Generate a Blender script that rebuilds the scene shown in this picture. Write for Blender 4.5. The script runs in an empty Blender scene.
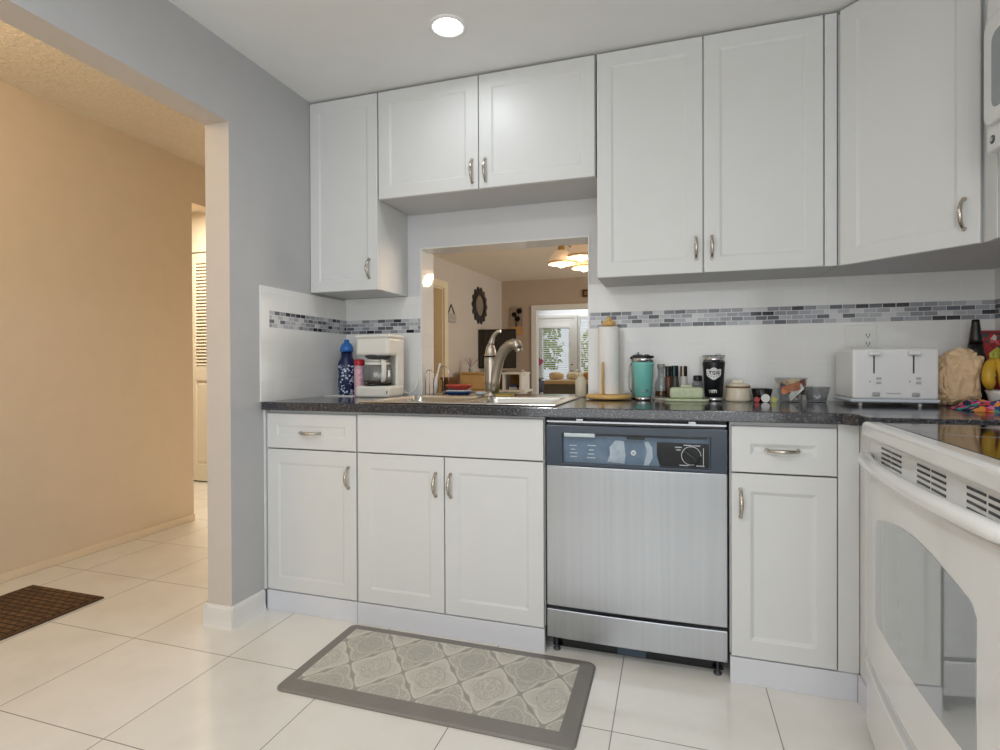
import bpy, bmesh, math, random
from mathutils import Vector, Matrix, noise
random.seed(7)
C = bpy.context.scene.collection
PI = math.pi

# ------------------------------------------------------------------ camera
f_px = 544.0775
cam_d = bpy.data.cameras.new('camera'); cam = bpy.data.objects.new('camera', cam_d); C.objects.link(cam)
R_ = Vector((0.95366, 0.30086, -0.0039)); U_ = Vector((0.00198, 0.00672, 0.99998)); F_ = Vector((-0.30087, 0.95365, -0.0058))
m = Matrix.Identity(4)
for i in range(3):
    m[i][0] = R_[i]; m[i][1] = U_[i]; m[i][2] = -F_[i]
m.translation = (1.6893, -2.5717, 1.0529)
cam.matrix_world = m
cam_d.sensor_width = 36.0; cam_d.lens = f_px / 1000 * 36.0
cam_d.shift_y = -0.0061; cam_d.clip_start = 0.02; cam_d.clip_end = 200
bpy.context.scene.camera = cam

# ------------------------------------------------------------------ world, lights, exposure
w = bpy.data.worlds.new('daylight'); bpy.context.scene.world = w; w.use_nodes = True
bg = w.node_tree.nodes['Background']; bg.inputs['Color'].default_value = (0.86, 0.94, 1.0, 1); bg.inputs['Strength'].default_value = 1.3
vs = bpy.context.scene.view_settings
vs.view_transform = 'Standard'; vs.look = 'None'; vs.gamma = 1.0; vs.exposure = -0.8; vs.use_curve_mapping = False

def area(name, loc, size, power, color=(1, 1, 1), direction=(0, 0, -1), shape='RECTANGLE'):
    d = bpy.data.lights.new(name, 'AREA'); d.energy = power; d.color = color; d.shape = shape
    d.size = size[0]; d.size_y = size[1]
    o = bpy.data.objects.new(name, d); C.objects.link(o); o.location = loc
    o.rotation_euler = Vector(direction).to_track_quat('-Z', 'Y').to_euler()
    return o

def point(name, loc, power, color=(1, 1, 1), r=0.03):
    d = bpy.data.lights.new(name, 'POINT'); d.energy = power; d.color = color; d.shadow_soft_size = r
    o = bpy.data.objects.new(name, d); C.objects.link(o); o.location = loc
    return o

WARM = (1.0, 0.68, 0.36); SOFT = (1.0, 0.93, 0.84)
area('added_rear_fill', (1.45, -4.58, 1.35), (2.4, 2.0), 66, (0.95, 0.97, 0.985), (0, 1, 0.5))  # added fill from behind the camera, standing in for daylight
point('hall_ceiling_lamp', (-0.75, -1.6, 2.2), 20, (1.0, 0.74, 0.43), 0.12)
area('closet_hall_lamp', (-1.9, 0.75, 2.43), (0.3, 0.3), 62, (1.0, 0.87, 0.70))
area('living_added_fill', (4.4, 3.2, 1.4), (2.4, 1.8), 115, (1.0, 0.93, 0.86), (-1, 0, 0))  # added fill for the living room; no window stands behind it
area('sunroom_daylight', (0.6, 8.4, 2.38), (3.0, 1.6), 55, (0.95, 0.98, 1.0))
CANS = [(0.88, -0.65), (2.05, -2.5), (0.75, -2.3), (1.5, -3.7)]  # only the first can is seen; the other three are added for brightness
CAN_POWER = [3, 9, 17, 10]
for (cx, cy), pw in zip(CANS, CAN_POWER):
    area('recessed_lamp', (cx, cy, 2.346), (0.09, 0.09), pw, (0.94, 0.975, 1.0), shape='DISK')

# ------------------------------------------------------------------ materials
def srgb(r, g, b):
    f = lambda c: (c / 255 / 12.92) if c / 255 <= 0.04045 else ((c / 255 + 0.055) / 1.055) ** 2.4
    return (f(r), f(g), f(b), 1)

class NT:
    def __init__(s, name):
        s.m = bpy.data.materials.new(name); s.m.use_nodes = True
        s.t = s.m.node_tree; s.p = s.t.nodes['Principled BSDF']
    def n(s, typ, **kw):
        nd = s.t.nodes.new(typ)
        for k, v in kw.items():
            if k in nd.inputs: nd.inputs[k].default_value = v
            else: setattr(nd, k, v)
        return nd
    def l(s, a, b): s.t.links.new(a, b)
    def math(s, op, a, b=None):
        nd = s.t.nodes.new('ShaderNodeMath'); nd.operation = op
        for i, x in enumerate((a, b)):
            if x is None: continue
            if isinstance(x, (int, float)): nd.inputs[i].default_value = x
            else: s.l(x, nd.inputs[i])
        return nd.outputs[0]
    def mix(s, fac, a, b):
        nd = s.t.nodes.new('ShaderNodeMix'); nd.data_type = 'RGBA'
        for i, x in ((0, fac), (6, a), (7, b)):
            if isinstance(x, (int, float, tuple)): nd.inputs[i].default_value = x
            else: s.l(x, nd.inputs[i])
        return nd.outputs[2]
    def ramp(s, fac, stops, interp='LINEAR'):
        nd = s.t.nodes.new('ShaderNodeValToRGB'); cr = nd.color_ramp; cr.interpolation = interp
        while len(cr.elements) < len(stops): cr.elements.new(0.5)
        for e, (p, c) in zip(cr.elements, stops): e.position = p; e.color = c
        s.l(fac, nd.inputs[0]); return nd.outputs[0]
    def obj(s):
        return s.n('ShaderNodeTexCoord').outputs['Object']

def M(name, col, rough=0.5, metal=0.0, var=0.04, scale=9.0, bump=0.0, bscale=60.0, **kw):
    t = NT(name); p = t.p
    p.inputs['Roughness'].default_value = rough; p.inputs['Metallic'].default_value = metal
    for k, v in kw.items(): p.inputs[k.replace('_', ' ')].default_value = v
    nz = t.n('ShaderNodeTexNoise', Scale=scale, Detail=3.0)
    t.l(t.obj(), nz.inputs['Vector'])
    a = tuple(max(0, c * (1 - var)) for c in col[:3]) + (1,); b = tuple(min(1, c * (1 + var)) for c in col[:3]) + (1,)
    t.l(t.ramp(nz.outputs['Fac'], [(0.3, a), (0.7, b)]), p.inputs['Base Color'])
    if bump:
        n2 = t.n('ShaderNodeTexNoise', Scale=bscale, Detail=4.0); t.l(t.obj(), n2.inputs['Vector'])
        bp = t.n('ShaderNodeBump', Strength=bump, Distance=0.01)
        t.l(n2.outputs['Fac'], bp.inputs['Height']); t.l(bp.outputs[0], p.inputs['Normal'])
    return t.m

def glow(name, col, st):
    t = NT(name); t.p.inputs['Base Color'].default_value = col
    t.p.inputs['Emission Color'].default_value = col; t.p.inputs['Emission Strength'].default_value = st
    return t.m

def glassm(name, col, rough=0.02, refl=1.0):
    """thin-walled glass: clear body plus a fresnel gloss"""
    t = NT(name); out = t.t.nodes['Material Output']; t.t.nodes.remove(t.p)
    tr = t.n('ShaderNodeBsdfTransparent', Color=col); gl = t.n('ShaderNodeBsdfGlossy', Roughness=rough)
    lw = t.n('ShaderNodeLayerWeight', Blend=0.5); mx = t.n('ShaderNodeMixShader')
    t.l(t.math('ADD', t.math('MULTIPLY', t.math('POWER', lw.outputs['Facing'], 3.0), 0.6 * refl), 0.05 * refl), mx.inputs[0]); t.l(tr.outputs[0], mx.inputs[1]); t.l(gl.outputs[0], mx.inputs[2])
    t.l(mx.outputs[0], out.inputs['Surface']); return t.m

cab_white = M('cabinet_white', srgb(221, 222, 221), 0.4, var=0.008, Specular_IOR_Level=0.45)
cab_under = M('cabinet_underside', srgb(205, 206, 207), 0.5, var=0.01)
toe_white = M('toe_kick_white', srgb(220, 222, 228), 0.35, var=0.01)
wall_blue = M('wall_blue_grey', srgb(190, 190, 191), 0.85, var=0.015, bump=0.05, bscale=220)
wall_beige = M('wall_beige', srgb(208, 199, 190), 0.8, var=0.015, bump=0.05, bscale=220)
wall_tan = M('wall_tan', srgb(226, 208, 183), 0.85, var=0.015, bump=0.05, bscale=220)
wall_taupe = M('wall_taupe', srgb(204, 192, 180), 0.85, var=0.015)
wall_white = M('wall_light_grey', srgb(216, 216, 217), 0.35, var=0.01)
ceil_white = M('ceiling_white', srgb(238, 238, 236), 0.8, var=0.01)
popcorn = M('ceiling_textured', srgb(228, 216, 196), 0.9, var=0.05, scale=60, bump=0.9, bscale=55)
base_white = M('baseboard_white', srgb(232, 230, 226), 0.3, var=0.01)
trim_white = M('trim_white', srgb(236, 234, 228), 0.4, var=0.01)
nickel = M('brushed_nickel', srgb(196, 190, 180), 0.27, 1.0, var=0.03, scale=40)
chrome = M('chrome', srgb(220, 220, 222), 0.1, 1.0, var=0.02)
black_plastic = M('black_plastic', srgb(22, 23, 26), 0.35, var=0.08)
appl_white = M('appliance_white', srgb(232, 232, 230), 0.16, var=0.006, Coat_Weight=0.3)
toaster_white = M('toaster_white', srgb(236, 236, 236), 0.25, var=0.008)
dark_grey = M('dark_grey', srgb(70, 72, 76), 0.5, var=0.05)
wood_light = M('light_wood', srgb(222, 180, 112), 0.4, var=0.12, scale=25)
cream = M('cream_ceramic', srgb(224, 214, 192), 0.2, var=0.03)
clear_glass = glassm('clear_glass', (0.93, 0.94, 0.94, 1))
smoke_glass = glassm('smoke_glass', (0.74, 0.75, 0.75, 1), 0.05)

def brushed_steel():
    t = NT('brushed_steel'); p = t.p
    p.inputs['Metallic'].default_value = 1.0; p.inputs['Roughness'].default_value = 0.36
    mp = t.n('ShaderNodeMapping'); mp.inputs['Scale'].default_value = (70, 70, 0.8); t.l(t.obj(), mp.inputs[0])
    nz = t.n('ShaderNodeTexNoise', Scale=1.0, Detail=4.0); t.l(mp.outputs[0], nz.inputs['Vector'])
    t.l(t.ramp(nz.outputs['Fac'], [(0.3, srgb(190, 194, 199)), (0.7, srgb(197, 201, 206))]), p.inputs['Base Color'])
    p.inputs['Anisotropic'].default_value = 0.6
    return t.m
steel = brushed_steel()
sink_steel = M('sink_steel', srgb(214, 212, 206), 0.22, 1.0, var=0.02)

def counter_mat():
    t = NT('speckled_laminate'); p = t.p; o = t.obj()
    p.inputs['Roughness'].default_value = 0.13; p.inputs['Specular IOR Level'].default_value = 0.6
    n1 = t.n('ShaderNodeTexNoise', Scale=170.0, Detail=3.0); t.l(o, n1.inputs['Vector'])
    base = t.ramp(n1.outputs['Fac'], [(0.35, srgb(30, 30, 34)), (0.55, srgb(62, 63, 68)), (0.75, srgb(98, 98, 102))])
    v = t.n('ShaderNodeTexVoronoi', Scale=240.0); t.l(o, v.inputs['Vector'])
    n2 = t.n('ShaderNodeTexNoise', Scale=80.0, Detail=2.0); t.l(o, n2.inputs['Vector'])
    sp = t.math('MULTIPLY', t.math('LESS_THAN', v.outputs['Distance'], 0.3), t.math('GREATER_THAN', n2.outputs['Fac'], 0.56))
    t.l(t.mix(sp, base, srgb(150, 146, 140)), p.inputs['Base Color'])
    return t.m
counter_m = counter_mat()

def floor_mat():
    t = NT('floor_tile'); p = t.p; o = t.obj()
    mp = t.n('ShaderNodeMapping'); t.l(o, mp.inputs[0])
    mp.inputs['Location'].default_value = (-0.152 + 0.457 * 20, 0.99 + 0.457 * 20, 0)
    br = t.n('ShaderNodeTexBrick', offset=0.0, squash=1.0); t.l(mp.outputs[0], br.inputs['Vector'])
    for k, v in (('Scale', 1.0), ('Brick Width', 0.457), ('Row Height', 0.457), ('Mortar Size', 0.0018), ('Mortar Smooth', 0.2), ('Bias', 0.0)): br.inputs[k].default_value = v
    br.inputs['Color1'].default_value = srgb(237, 234, 228); br.inputs['Color2'].default_value = srgb(232, 229, 222); br.inputs['Mortar'].default_value = srgb(150, 144, 136)
    nz = t.n('ShaderNodeTexNoise', Scale=3.2, Detail=6.0, Roughness=0.6); t.l(o, nz.inputs['Vector'])
    vein = t.ramp(nz.outputs['Fac'], [(0.35, (0.9, 0.89, 0.87, 1)), (0.55, (1, 1, 1, 1))])
    mx = t.n('ShaderNodeMix'); mx.data_type = 'RGBA'; mx.blend_type = 'MULTIPLY'; mx.inputs[0].default_value = 0.7
    t.l(br.outputs['Color'], mx.inputs[6]); t.l(vein, mx.inputs[7]); t.l(mx.outputs[2], p.inputs['Base Color'])
    p.inputs['Roughness'].default_value = 0.13; p.inputs['Specular IOR Level'].default_value = 0.62
    bp = t.n('ShaderNodeBump', Strength=0.4, Distance=0.002, invert=True); t.l(br.outputs['Fac'], bp.inputs['Height']); t.l(bp.outputs[0], p.inputs['Normal'])
    return t.m
floor_m = floor_mat()

def tile_mat(name, axis, strip=True, bw=0.155, fine=False, rough=0.12):
    """glossy white subway tile; between z 1.225 and 1.300 a strip of small grey mosaic"""
    t = NT(name); p = t.p; o = t.obj()
    sp = t.n('ShaderNodeSeparateXYZ'); t.l(o, sp.inputs[0])
    h = sp.outputs[axis]; z = sp.outputs[2]
    def bvec(dx, dz):
        c = t.n('ShaderNodeCombineXYZ'); t.l(t.math('ADD', h, dx), c.inputs[0]); t.l(t.math('ADD', z, dz), c.inputs[1]); return c.outputs[0]
    def brick(vec, wd, rh, mo, off, c1, c2, mc, bias=0.0):
        b = t.n('ShaderNodeTexBrick', offset=off); t.l(vec, b.inputs['Vector'])
        for k, v in (('Scale', 1.0), ('Brick Width', wd), ('Row Height', rh), ('Mortar Size', mo), ('Mortar Smooth', 0.1), ('Bias', bias)): b.inputs[k].default_value = v
        b.inputs['Color1'].default_value = c1; b.inputs['Color2'].default_value = c2; b.inputs['Mortar'].default_value = mc
        return b
    sb = brick(bvec(-1.37 + 0.155 * 30, -1.225 + 0.0775 * 20), bw, 0.0775, 0.0011, 0.5, srgb(236, 236, 233), srgb(231, 231, 229), srgb(240, 240, 238))
    col = sb.outputs['Color']; fac = sb.outputs['Fac']
    if strip:
        mb = brick(bvec(10.0, -1.225 + 0.01875 * 40), 0.036 if fine else 0.047, 0.01875, 0.0013, 0.42, (0, 0, 0, 1), (1, 1, 1, 1), (0.5, 0.5, 0.5, 1))
        mc = t.ramp(mb.outputs['Color'], [(0.0, srgb(30, 31, 36)), (0.09, srgb(92, 95, 104)), (0.3, srgb(138, 140, 146)), (0.55, srgb(176, 178, 182)), (0.72, srgb(160, 163, 170)), (0.86, srgb(204, 204, 206))], 'CONSTANT')
        mc = t.mix(mb.outputs['Fac'], mc, srgb(218, 218, 218))
        msk = t.math('MULTIPLY', t.math('GREATER_THAN', z, 1.225), t.math('LESS_THAN', z, 1.300))
        if fine: msk = t.math('MULTIPLY', msk, t.math('GREATER_THAN', h, -0.6))
        col = t.mix(msk, col, mc)
    t.l(col, p.inputs['Base Color']); p.inputs['Roughness'].default_value = rough
    bp = t.n('ShaderNodeBump', Strength=0.35, Distance=0.0015, invert=True); t.l(fac, bp.inputs['Height']); t.l(bp.outputs[0], p.inputs['Normal'])
    return t.m
tile_x = tile_mat('backsplash_tile', 0); tile_y = tile_mat('backsplash_tile_side', 1, fine=True); tile_r = tile_mat('backsplash_tile_right', 1)
tile_jamb = tile_mat('opening_tile', 1, strip=False, rough=0.05)

# ------------------------------------------------------------------ mesh helpers
def frame_of(axis):
    a = Vector(axis).normalized(); h = Vector((0, 0, 1)) if abs(a.z) < 0.9 else Vector((1, 0, 0))
    u = a.cross(h).normalized(); return u, a.cross(u).normalized()

class MB:
    def __init__(s): s.bm = bmesh.new()
    def box(s, x0, x1, y0, y1, z0, z1, bev=0.0, seg=2, mat=0):
        b = bmesh.new(); bmesh.ops.create_cube(b, size=1)
        for v in b.verts: v.co = Vector(((x0 + x1) / 2 + v.co.x * (x1 - x0), (y0 + y1) / 2 + v.co.y * (y1 - y0), (z0 + z1) / 2 + v.co.z * (z1 - z0)))
        if bev: bmesh.ops.bevel(b, geom=b.edges[:], offset=bev, segments=seg, profile=0.5, affect='EDGES')
        return s.add(b, mat)
    def add(s, b, mat=0):
        for fa in b.faces: fa.material_index = mat
        me = bpy.data.meshes.new('tmp'); b.to_mesh(me); b.free(); s.bm.from_mesh(me); bpy.data.meshes.remove(me); return s
    def faces(s, verts, faces, mat=0, smooth=False):
        vs_ = [s.bm.verts.new(v) for v in verts]
        for fc in faces:
            try:
                fa = s.bm.faces.new([vs_[i] for i in fc]); fa.material_index = mat; fa.smooth = smooth
            except ValueError: pass
        return s
    def lathe(s, c, prof, n=28, mat=0, axis=(0, 0, 1), cap=True):
        u, v = frame_of(axis); a = Vector(axis).normalized(); c = Vector(c); rings = []
        if a.z > 0.99: u, v = Vector((1, 0, 0)), Vector((0, 1, 0))
        for r, h in prof:
            rings.append([s.bm.verts.new(c + a * h + (u * math.cos(2 * PI * k / n) + v * math.sin(2 * PI * k / n)) * max(r, 1e-5)) for k in range(n)])
        for A, B in zip(rings, rings[1:]):
            for k in range(n):
                fa = s.bm.faces.new((A[k], A[(k + 1) % n], B[(k + 1) % n], B[k])); fa.smooth = True; fa.material_index = mat
        if cap:
            for rg in (rings[0], rings[-1]):
                fa = s.bm.faces.new(rg); fa.material_index = mat
        return s
    def tube(s, pts, rad, n=10, mat=0, flat=None, closed=False):
        pts = [Vector(p) for p in pts]; N = len(pts)
        rad = [rad] * N if isinstance(rad, (int, float)) else rad
        rings = []; prev = None
        for i, p in enumerate(pts):
            if closed: d = pts[(i + 1) % N] - pts[i - 1]
            else: d = (pts[min(i + 1, N - 1)] - pts[max(i - 1, 0)])
            d.normalize()
            if prev is None: u, _ = frame_of(d)
            else: u = (prev - d * prev.dot(d)).normalized()
            prev = u; v = d.cross(u); fl = 1 if flat is None else flat
            rings.append([s.bm.verts.new(p + (u * math.cos(2 * PI * k / n) + v * fl * math.sin(2 * PI * k / n)) * rad[i]) for k in range(n)])
        for i in range(N if closed else N - 1):
            A, B = rings[i], rings[(i + 1) % N]
            for k in range(n):
                fa = s.bm.faces.new((A[k], A[(k + 1) % n], B[(k + 1) % n], B[k])); fa.smooth = True; fa.material_index = mat
        if not closed:
            for rg in (rings[0], rings[-1]): s.bm.faces.new(rg).material_index = mat
        return s
    def prism(s, poly, fn, d0, d1, mat=0):
        """poly of 2D points, fn(a, b, d) -> 3D"""
        n = len(poly)
        A = [s.bm.verts.new(fn(a, b, d0)) for a, b in poly]; B = [s.bm.verts.new(fn(a, b, d1)) for a, b in poly]
        fs = [s.bm.faces.new(A[::-1]), s.bm.faces.new(B)] + [s.bm.faces.new((A[k], A[(k + 1) % n], B[(k + 1) % n], B[k])) for k in range(n)]
        for fa in fs: fa.material_index = mat
        return s
    def slab(s, axes, r0, r1, d0, d1, holes, mat=0):
        """box r0 x r1 x depth with rectangular holes; axes = (a, b, d) indices"""
        ca = sorted(set([r0[0], r0[1]] + [x for h in holes for x in h[:2] if r0[0] < x < r0[1]]))
        cb = sorted(set([r1[0], r1[1]] + [x for h in holes for x in h[2:] if r1[0] < x < r1[1]]))
        na, nb = len(ca), len(cb); V = {}
        def vt(i, j, d):
            if (i, j, d) not in V:
                p = [0, 0, 0]; p[axes[0]] = ca[i]; p[axes[1]] = cb[j]; p[axes[2]] = (d0, d1)[d]; V[(i, j, d)] = s.bm.verts.new(p)
            return V[(i, j, d)]
        def solid(i, j):
            if not (0 <= i < na - 1 and 0 <= j < nb - 1): return False
            x = (ca[i] + ca[i + 1]) / 2; y = (cb[j] + cb[j + 1]) / 2
            return not any(h[0] < x < h[1] and h[2] < y < h[3] for h in holes)
        for i in range(na - 1):
            for j in range(nb - 1):
                if not solid(i, j): continue
                q = []
                q.append([vt(i, j, 0), vt(i + 1, j, 0), vt(i + 1, j + 1, 0), vt(i, j + 1, 0)]); q.append([vt(i, j, 1), vt(i, j + 1, 1), vt(i + 1, j + 1, 1), vt(i + 1, j, 1)])
                if not solid(i - 1, j): q.append([vt(i, j, 0), vt(i, j + 1, 0), vt(i, j + 1, 1), vt(i, j, 1)])
                if not solid(i + 1, j): q.append([vt(i + 1, j, 0), vt(i + 1, j, 1), vt(i + 1, j + 1, 1), vt(i + 1, j + 1, 0)])
                if not solid(i, j - 1): q.append([vt(i, j, 0), vt(i, j, 1), vt(i + 1, j, 1), vt(i + 1, j, 0)])
                if not solid(i, j + 1): q.append([vt(i, j + 1, 0), vt(i + 1, j + 1, 0), vt(i + 1, j + 1, 1), vt(i, j + 1, 1)])
                for k in q: s.bm.faces.new(k).material_index = mat
        return s
    def build(s, name, mats, parent=None, matfn=None, smooth=False, local=False, bevel=0.0, recalc=True):
        if recalc: bmesh.ops.recalc_face_normals(s.bm, faces=s.bm.faces[:])
        if parent is not None and not local:
            s.bm.transform(FRAMES.get(root_of(parent).name, Matrix.Identity(4)).inverted())
        if matfn:
            s.bm.normal_update()
            for fa in s.bm.faces: fa.material_index = matfn(fa)
        me = bpy.data.meshes.new(name); s.bm.to_mesh(me); s.bm.free()
        mats = mats if isinstance(mats, (list, tuple)) else [mats]
        for x in mats: me.materials.append(x)
        if smooth:
            for p in me.polygons: p.use_smooth = True
        o = bpy.data.objects.new(name, me); C.objects.link(o)
        if bevel:
            b = o.modifiers.new('bevel', 'BEVEL'); b.width = bevel; b.segments = 2; b.limit_method = 'ANGLE'; b.angle_limit = math.radians(40)
        if parent is not None: o.parent = parent
        return o

FRAMES = {}
def root_of(o):
    while o.parent is not None: o = o.parent
    return o
def tag(o, label, cat, group=None, kind=None):
    if label: o['label'] = label
    if cat: o['category'] = cat
    if group: o['group'] = group
    if kind: o['kind'] = kind
    return o
def thing(name, label, cat, loc=(0, 0, 0), rz=0.0, group=None):
    o = bpy.data.objects.new(name, None); C.objects.link(o); o.empty_display_size = 0.1
    o.location = loc; o.rotation_euler = (0, 0, rz)
    FRAMES[o.name] = Matrix.Translation(loc) @ Matrix.Rotation(rz, 4, 'Z')
    return tag(o, label, cat, group)
def struct(mb, name, mats, **k):
    o = mb.build(name, mats, **k); o['kind'] = 'structure'; return o

def text_mesh(name, body, size, mat, parent, place, depth=0.0006, bold=0.0):
    """lettering: place(x, y, d) -> world point"""
    cu = bpy.data.curves.new(name, 'FONT'); cu.body = body; cu.size = size; cu.align_x = 'CENTER'; cu.align_y = 'CENTER'; cu.offset = bold; cu.extrude = depth
    t = bpy.data.objects.new('tmp_text', cu); C.objects.link(t)
    bpy.context.view_layer.update()
    me = bpy.data.meshes.new_from_object(t.evaluated_get(bpy.context.evaluated_depsgraph_get()))
    bpy.data.objects.remove(t); bpy.data.curves.remove(cu)
    mb = MB(); mb.bm.from_mesh(me); bpy.data.meshes.remove(me)
    for v in mb.bm.verts: v.co = Vector(place(v.co.x, v.co.y, v.co.z + depth))
    for fa in mb.bm.faces: fa.material_index = 0
    return mb.build(name, mat, parent)

# ------------------------------------------------------------------ setting
W = 2.88; ZC = 2.345; ZH = 2.46; ZT = 0.902
mb = MB().box(-4.2, 5.2, -5.2, 9.4, -0.08, 0.0); struct(mb, 'floor', floor_m)
mb = MB().slab((0, 1, 2), (-0.12, W + 0.12), (-4.75, 0.135), ZC, ZC + 0.02, [(cx - 0.05, cx + 0.05, cy - 0.05, cy + 0.05) for cx, cy in CANS]); struct(mb, 'ceiling', ceil_white)
mb = MB().box(-4.2, -0.12, -4.75, 1.46, ZH, ZH + 0.05); struct(mb, 'ceiling_hall', popcorn)
mb = MB().box(-4.2, 5.2, 0.0, 6.25, ZH + 0.051, ZH + 0.1); mb.box(-0.12, 5.2, 0.135, 6.25, ZH, ZH + 0.05); mb.box(-4.2, -0.12, 1.46, 6.25, ZH, ZH + 0.05); struct(mb, 'ceiling_living', M('living_ceiling', srgb(236, 226, 210), 0.9, var=0.02, bump=0.2))
bl = lambda fa: 0 if fa.normal.x > 0.9 else 1
mb = MB().slab((1, 2, 0), (-4.75, 0.0), (0, ZH), -0.12, 0.0, [(-4.1, -0.815, 0.0, 2.036)]); struct(mb, 'wall_left', [wall_blue, wall_beige], matfn=bl)
bk = lambda fa: 0 if fa.normal.y < -0.9 else (1 if fa.normal.y > 0.9 else 2)
MB_pass = MB().box(-0.47, -0.30, 0.135, 1.46, 0, ZH); struct(MB_pass, 'wall_light_block', [wall_tan])  # unseen wall added to keep living room light off the hall wall
mb = MB().slab((0, 2, 1), (-0.47, 5.2), (0, ZH), 0.0, 0.135, [(0.449, 1.323, 0.866, 1.664)]); struct(mb, 'wall_back', [wall_white, wall_taupe, wall_white], matfn=bk)
mb = MB().box(W, W + 0.12, -4.75, 0.0, 0, ZC); struct(mb, 'wall_right', wall_white)
mb = MB().slab((0, 2, 1), (-0.12, W + 0.12), (0, ZC), -4.75, -4.63, [(0.25, 2.65, 0.35, 2.1)]); struct(mb, 'wall_rear', wall_blue)
mb = MB()
for x0, x1 in ((0.2, 0.25), (1.42, 1.48), (2.65, 2.7)): mb.box(x0, x1, -4.64, -4.6, 0.3, 2.15)
mb.box(0.25, 1.42, -4.64, -4.6, 0.3, 0.35).box(0.25, 1.42, -4.64, -4.6, 2.1, 2.15).box(1.48, 2.65, -4.64, -4.6, 0.3, 0.35).box(1.48, 2.65, -4.64, -4.6, 2.1, 2.15); struct(mb, 'added_window', trim_white)  # unseen window made up to go with the rear fill light
# left tiles, back tiles, right tiles
mb = MB().box(0.0, 0.008, -0.652, -0.008, ZT, 1.404); struct(mb, 'trim_1', tile_y)
mb = MB().box(0.0, 0.449, -0.008, 0.0, ZT, 1.414).box(1.323, W, -0.008, 0.0, ZT, 1.432); struct(mb, 'trim_2', tile_x)
mb = MB().box(W - 0.008, W, -1.6, -0.008, ZT, 1.43); struct(mb, 'trim_3', tile_r)
mb = MB().box(0.449, 0.457, -0.008, 0.14, ZT, 1.656).box(1.315, 1.323, -0.008, 0.14, ZT, 1.656).box(0.449, 1.323, -0.008, 0.14, 1.656, 1.664); struct(mb, 'trim_4', tile_jamb)
# hall
mb = MB().slab((1, 2, 0), (-4.75, 1.334), (0, ZH), -1.57, -1.45, [(0.36, 1.334, 0, 2.181)]); struct(mb, 'wall_hall', wall_tan)
mb = MB().box(-4.2, -0.5, 1.334, 1.46, 2.1, ZH).box(-4.2, -3.3, 1.334, 1.46, 0, 2.1).box(-1.75, -0.5, 1.334, 1.46, 0, 2.1); struct(mb, 'wall_closet', M('closet_wall', srgb(238, 228, 208), 0.8, var=0.01))
mb = MB().box(-4.2, -4.1, -4.75, 1.334, 0, ZH).box(-4.1, -0.12, -4.75, -4.65, 0, ZH); struct(mb, 'wall_hall_end', wall_tan)
mb = MB().box(-1.45, -1.436, -4.6, 0.36, 0, 0.045, 0.004); struct(mb, 'baseboard_hall', M('baseboard_hall_paint', srgb(236, 218, 190), 0.5, var=0.01))
# cove base round the wall end
def base_run(mb, p0, p1, nrm, h=0.088):
    p0 = Vector(p0); p1 = Vector(p1); nrm = Vector(nrm)
    prof = [(0.0, 0.0), (0.018, 0.0), (0.013, 0.012), (0.010, 0.03), (0.010, h - 0.012), (0.006, h - 0.003), (0.0, h)]
    a = [p0 + nrm * d + Vector((0, 0, z)) for d, z in prof]; b = [p1 + nrm * d + Vector((0, 0, z)) for d, z in prof]; n = len(prof)
    mb.faces(a + b, [(i, (i + 1) % n, n + (i + 1) % n, n + i) for i in range(n)] + [tuple(range(n)), tuple(range(2 * n - 1, n - 1, -1))])
mb = MB()
base_run(mb, (0, -0.829, 0), (0, -0.637, 0), (1, 0, 0)); base_run(mb, (-0.132, -0.815, 0), (0.012, -0.815, 0), (0, -1, 0)); base_run(mb, (-0.12, -0.829, 0), (-0.12, 0.135, 0), (-1, 0, 0))
struct(mb, 'baseboard_left', base_white)
# louvered closet doors
def louver_leaf(mb, x0, x1, y):
    z0, z1 = 0.012, 2.09; t = 0.03; st = 0.05
    mb.box(x0, x0 + st, y, y + t, z0, z1, 0.003).box(x1 - st, x1, y, y + t, z0, z1, 0.003)
    for a, b in ((z0, z0 + 0.15), (0.93, 1.06), (z1 - 0.09, z1)): mb.box(x0 + st, x1 - st, y, y + t, a, b)
    mb.box(x0 + st, x1 - st, y + 0.012, y + 0.022, z0 + 0.15, 0.93).box(x0 + st + 0.02, x1 - st - 0.02, y + 0.004, y + 0.014, z0 + 0.18, 0.90, 0.004)
    mb.box(x0 + st, x1 - st, y + 0.0295, y + 0.033, 1.06, z1 - 0.09)
    z = 1.068
    while z < z1 - 0.1:
        mb.faces([(x0 + st, y + 0.002, z), (x1 - st, y + 0.002, z), (x1 - st, y + 0.028, z + 0.03), (x0 + st, y + 0.028, z + 0.03), (x0 + st, y + 0.002, z + 0.006), (x1 - st, y + 0.002, z + 0.006), (x1 - st, y + 0.028, z + 0.036), (x0 + st, y + 0.028, z + 0.036)],
                 [(0, 1, 2, 3), (7, 6, 5, 4), (0, 4, 5, 1), (2, 6, 7, 3), (0, 3, 7, 4), (1, 5, 6, 2)]); z += 0.03
mb = MB()
for i in range(4): louver_leaf(mb, -3.28 + i * 0.38, -3.28 + i * 0.38 + 0.376, 1.345)
struct(mb, 'door_1', M('closet_door_paint', srgb(240, 232, 214), 0.45, var=0.01))
mb = MB().box(-3.3, -1.75, 1.42, 1.45, 0, 2.1); struct(mb, 'wall_closet_back', dark_grey)

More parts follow.
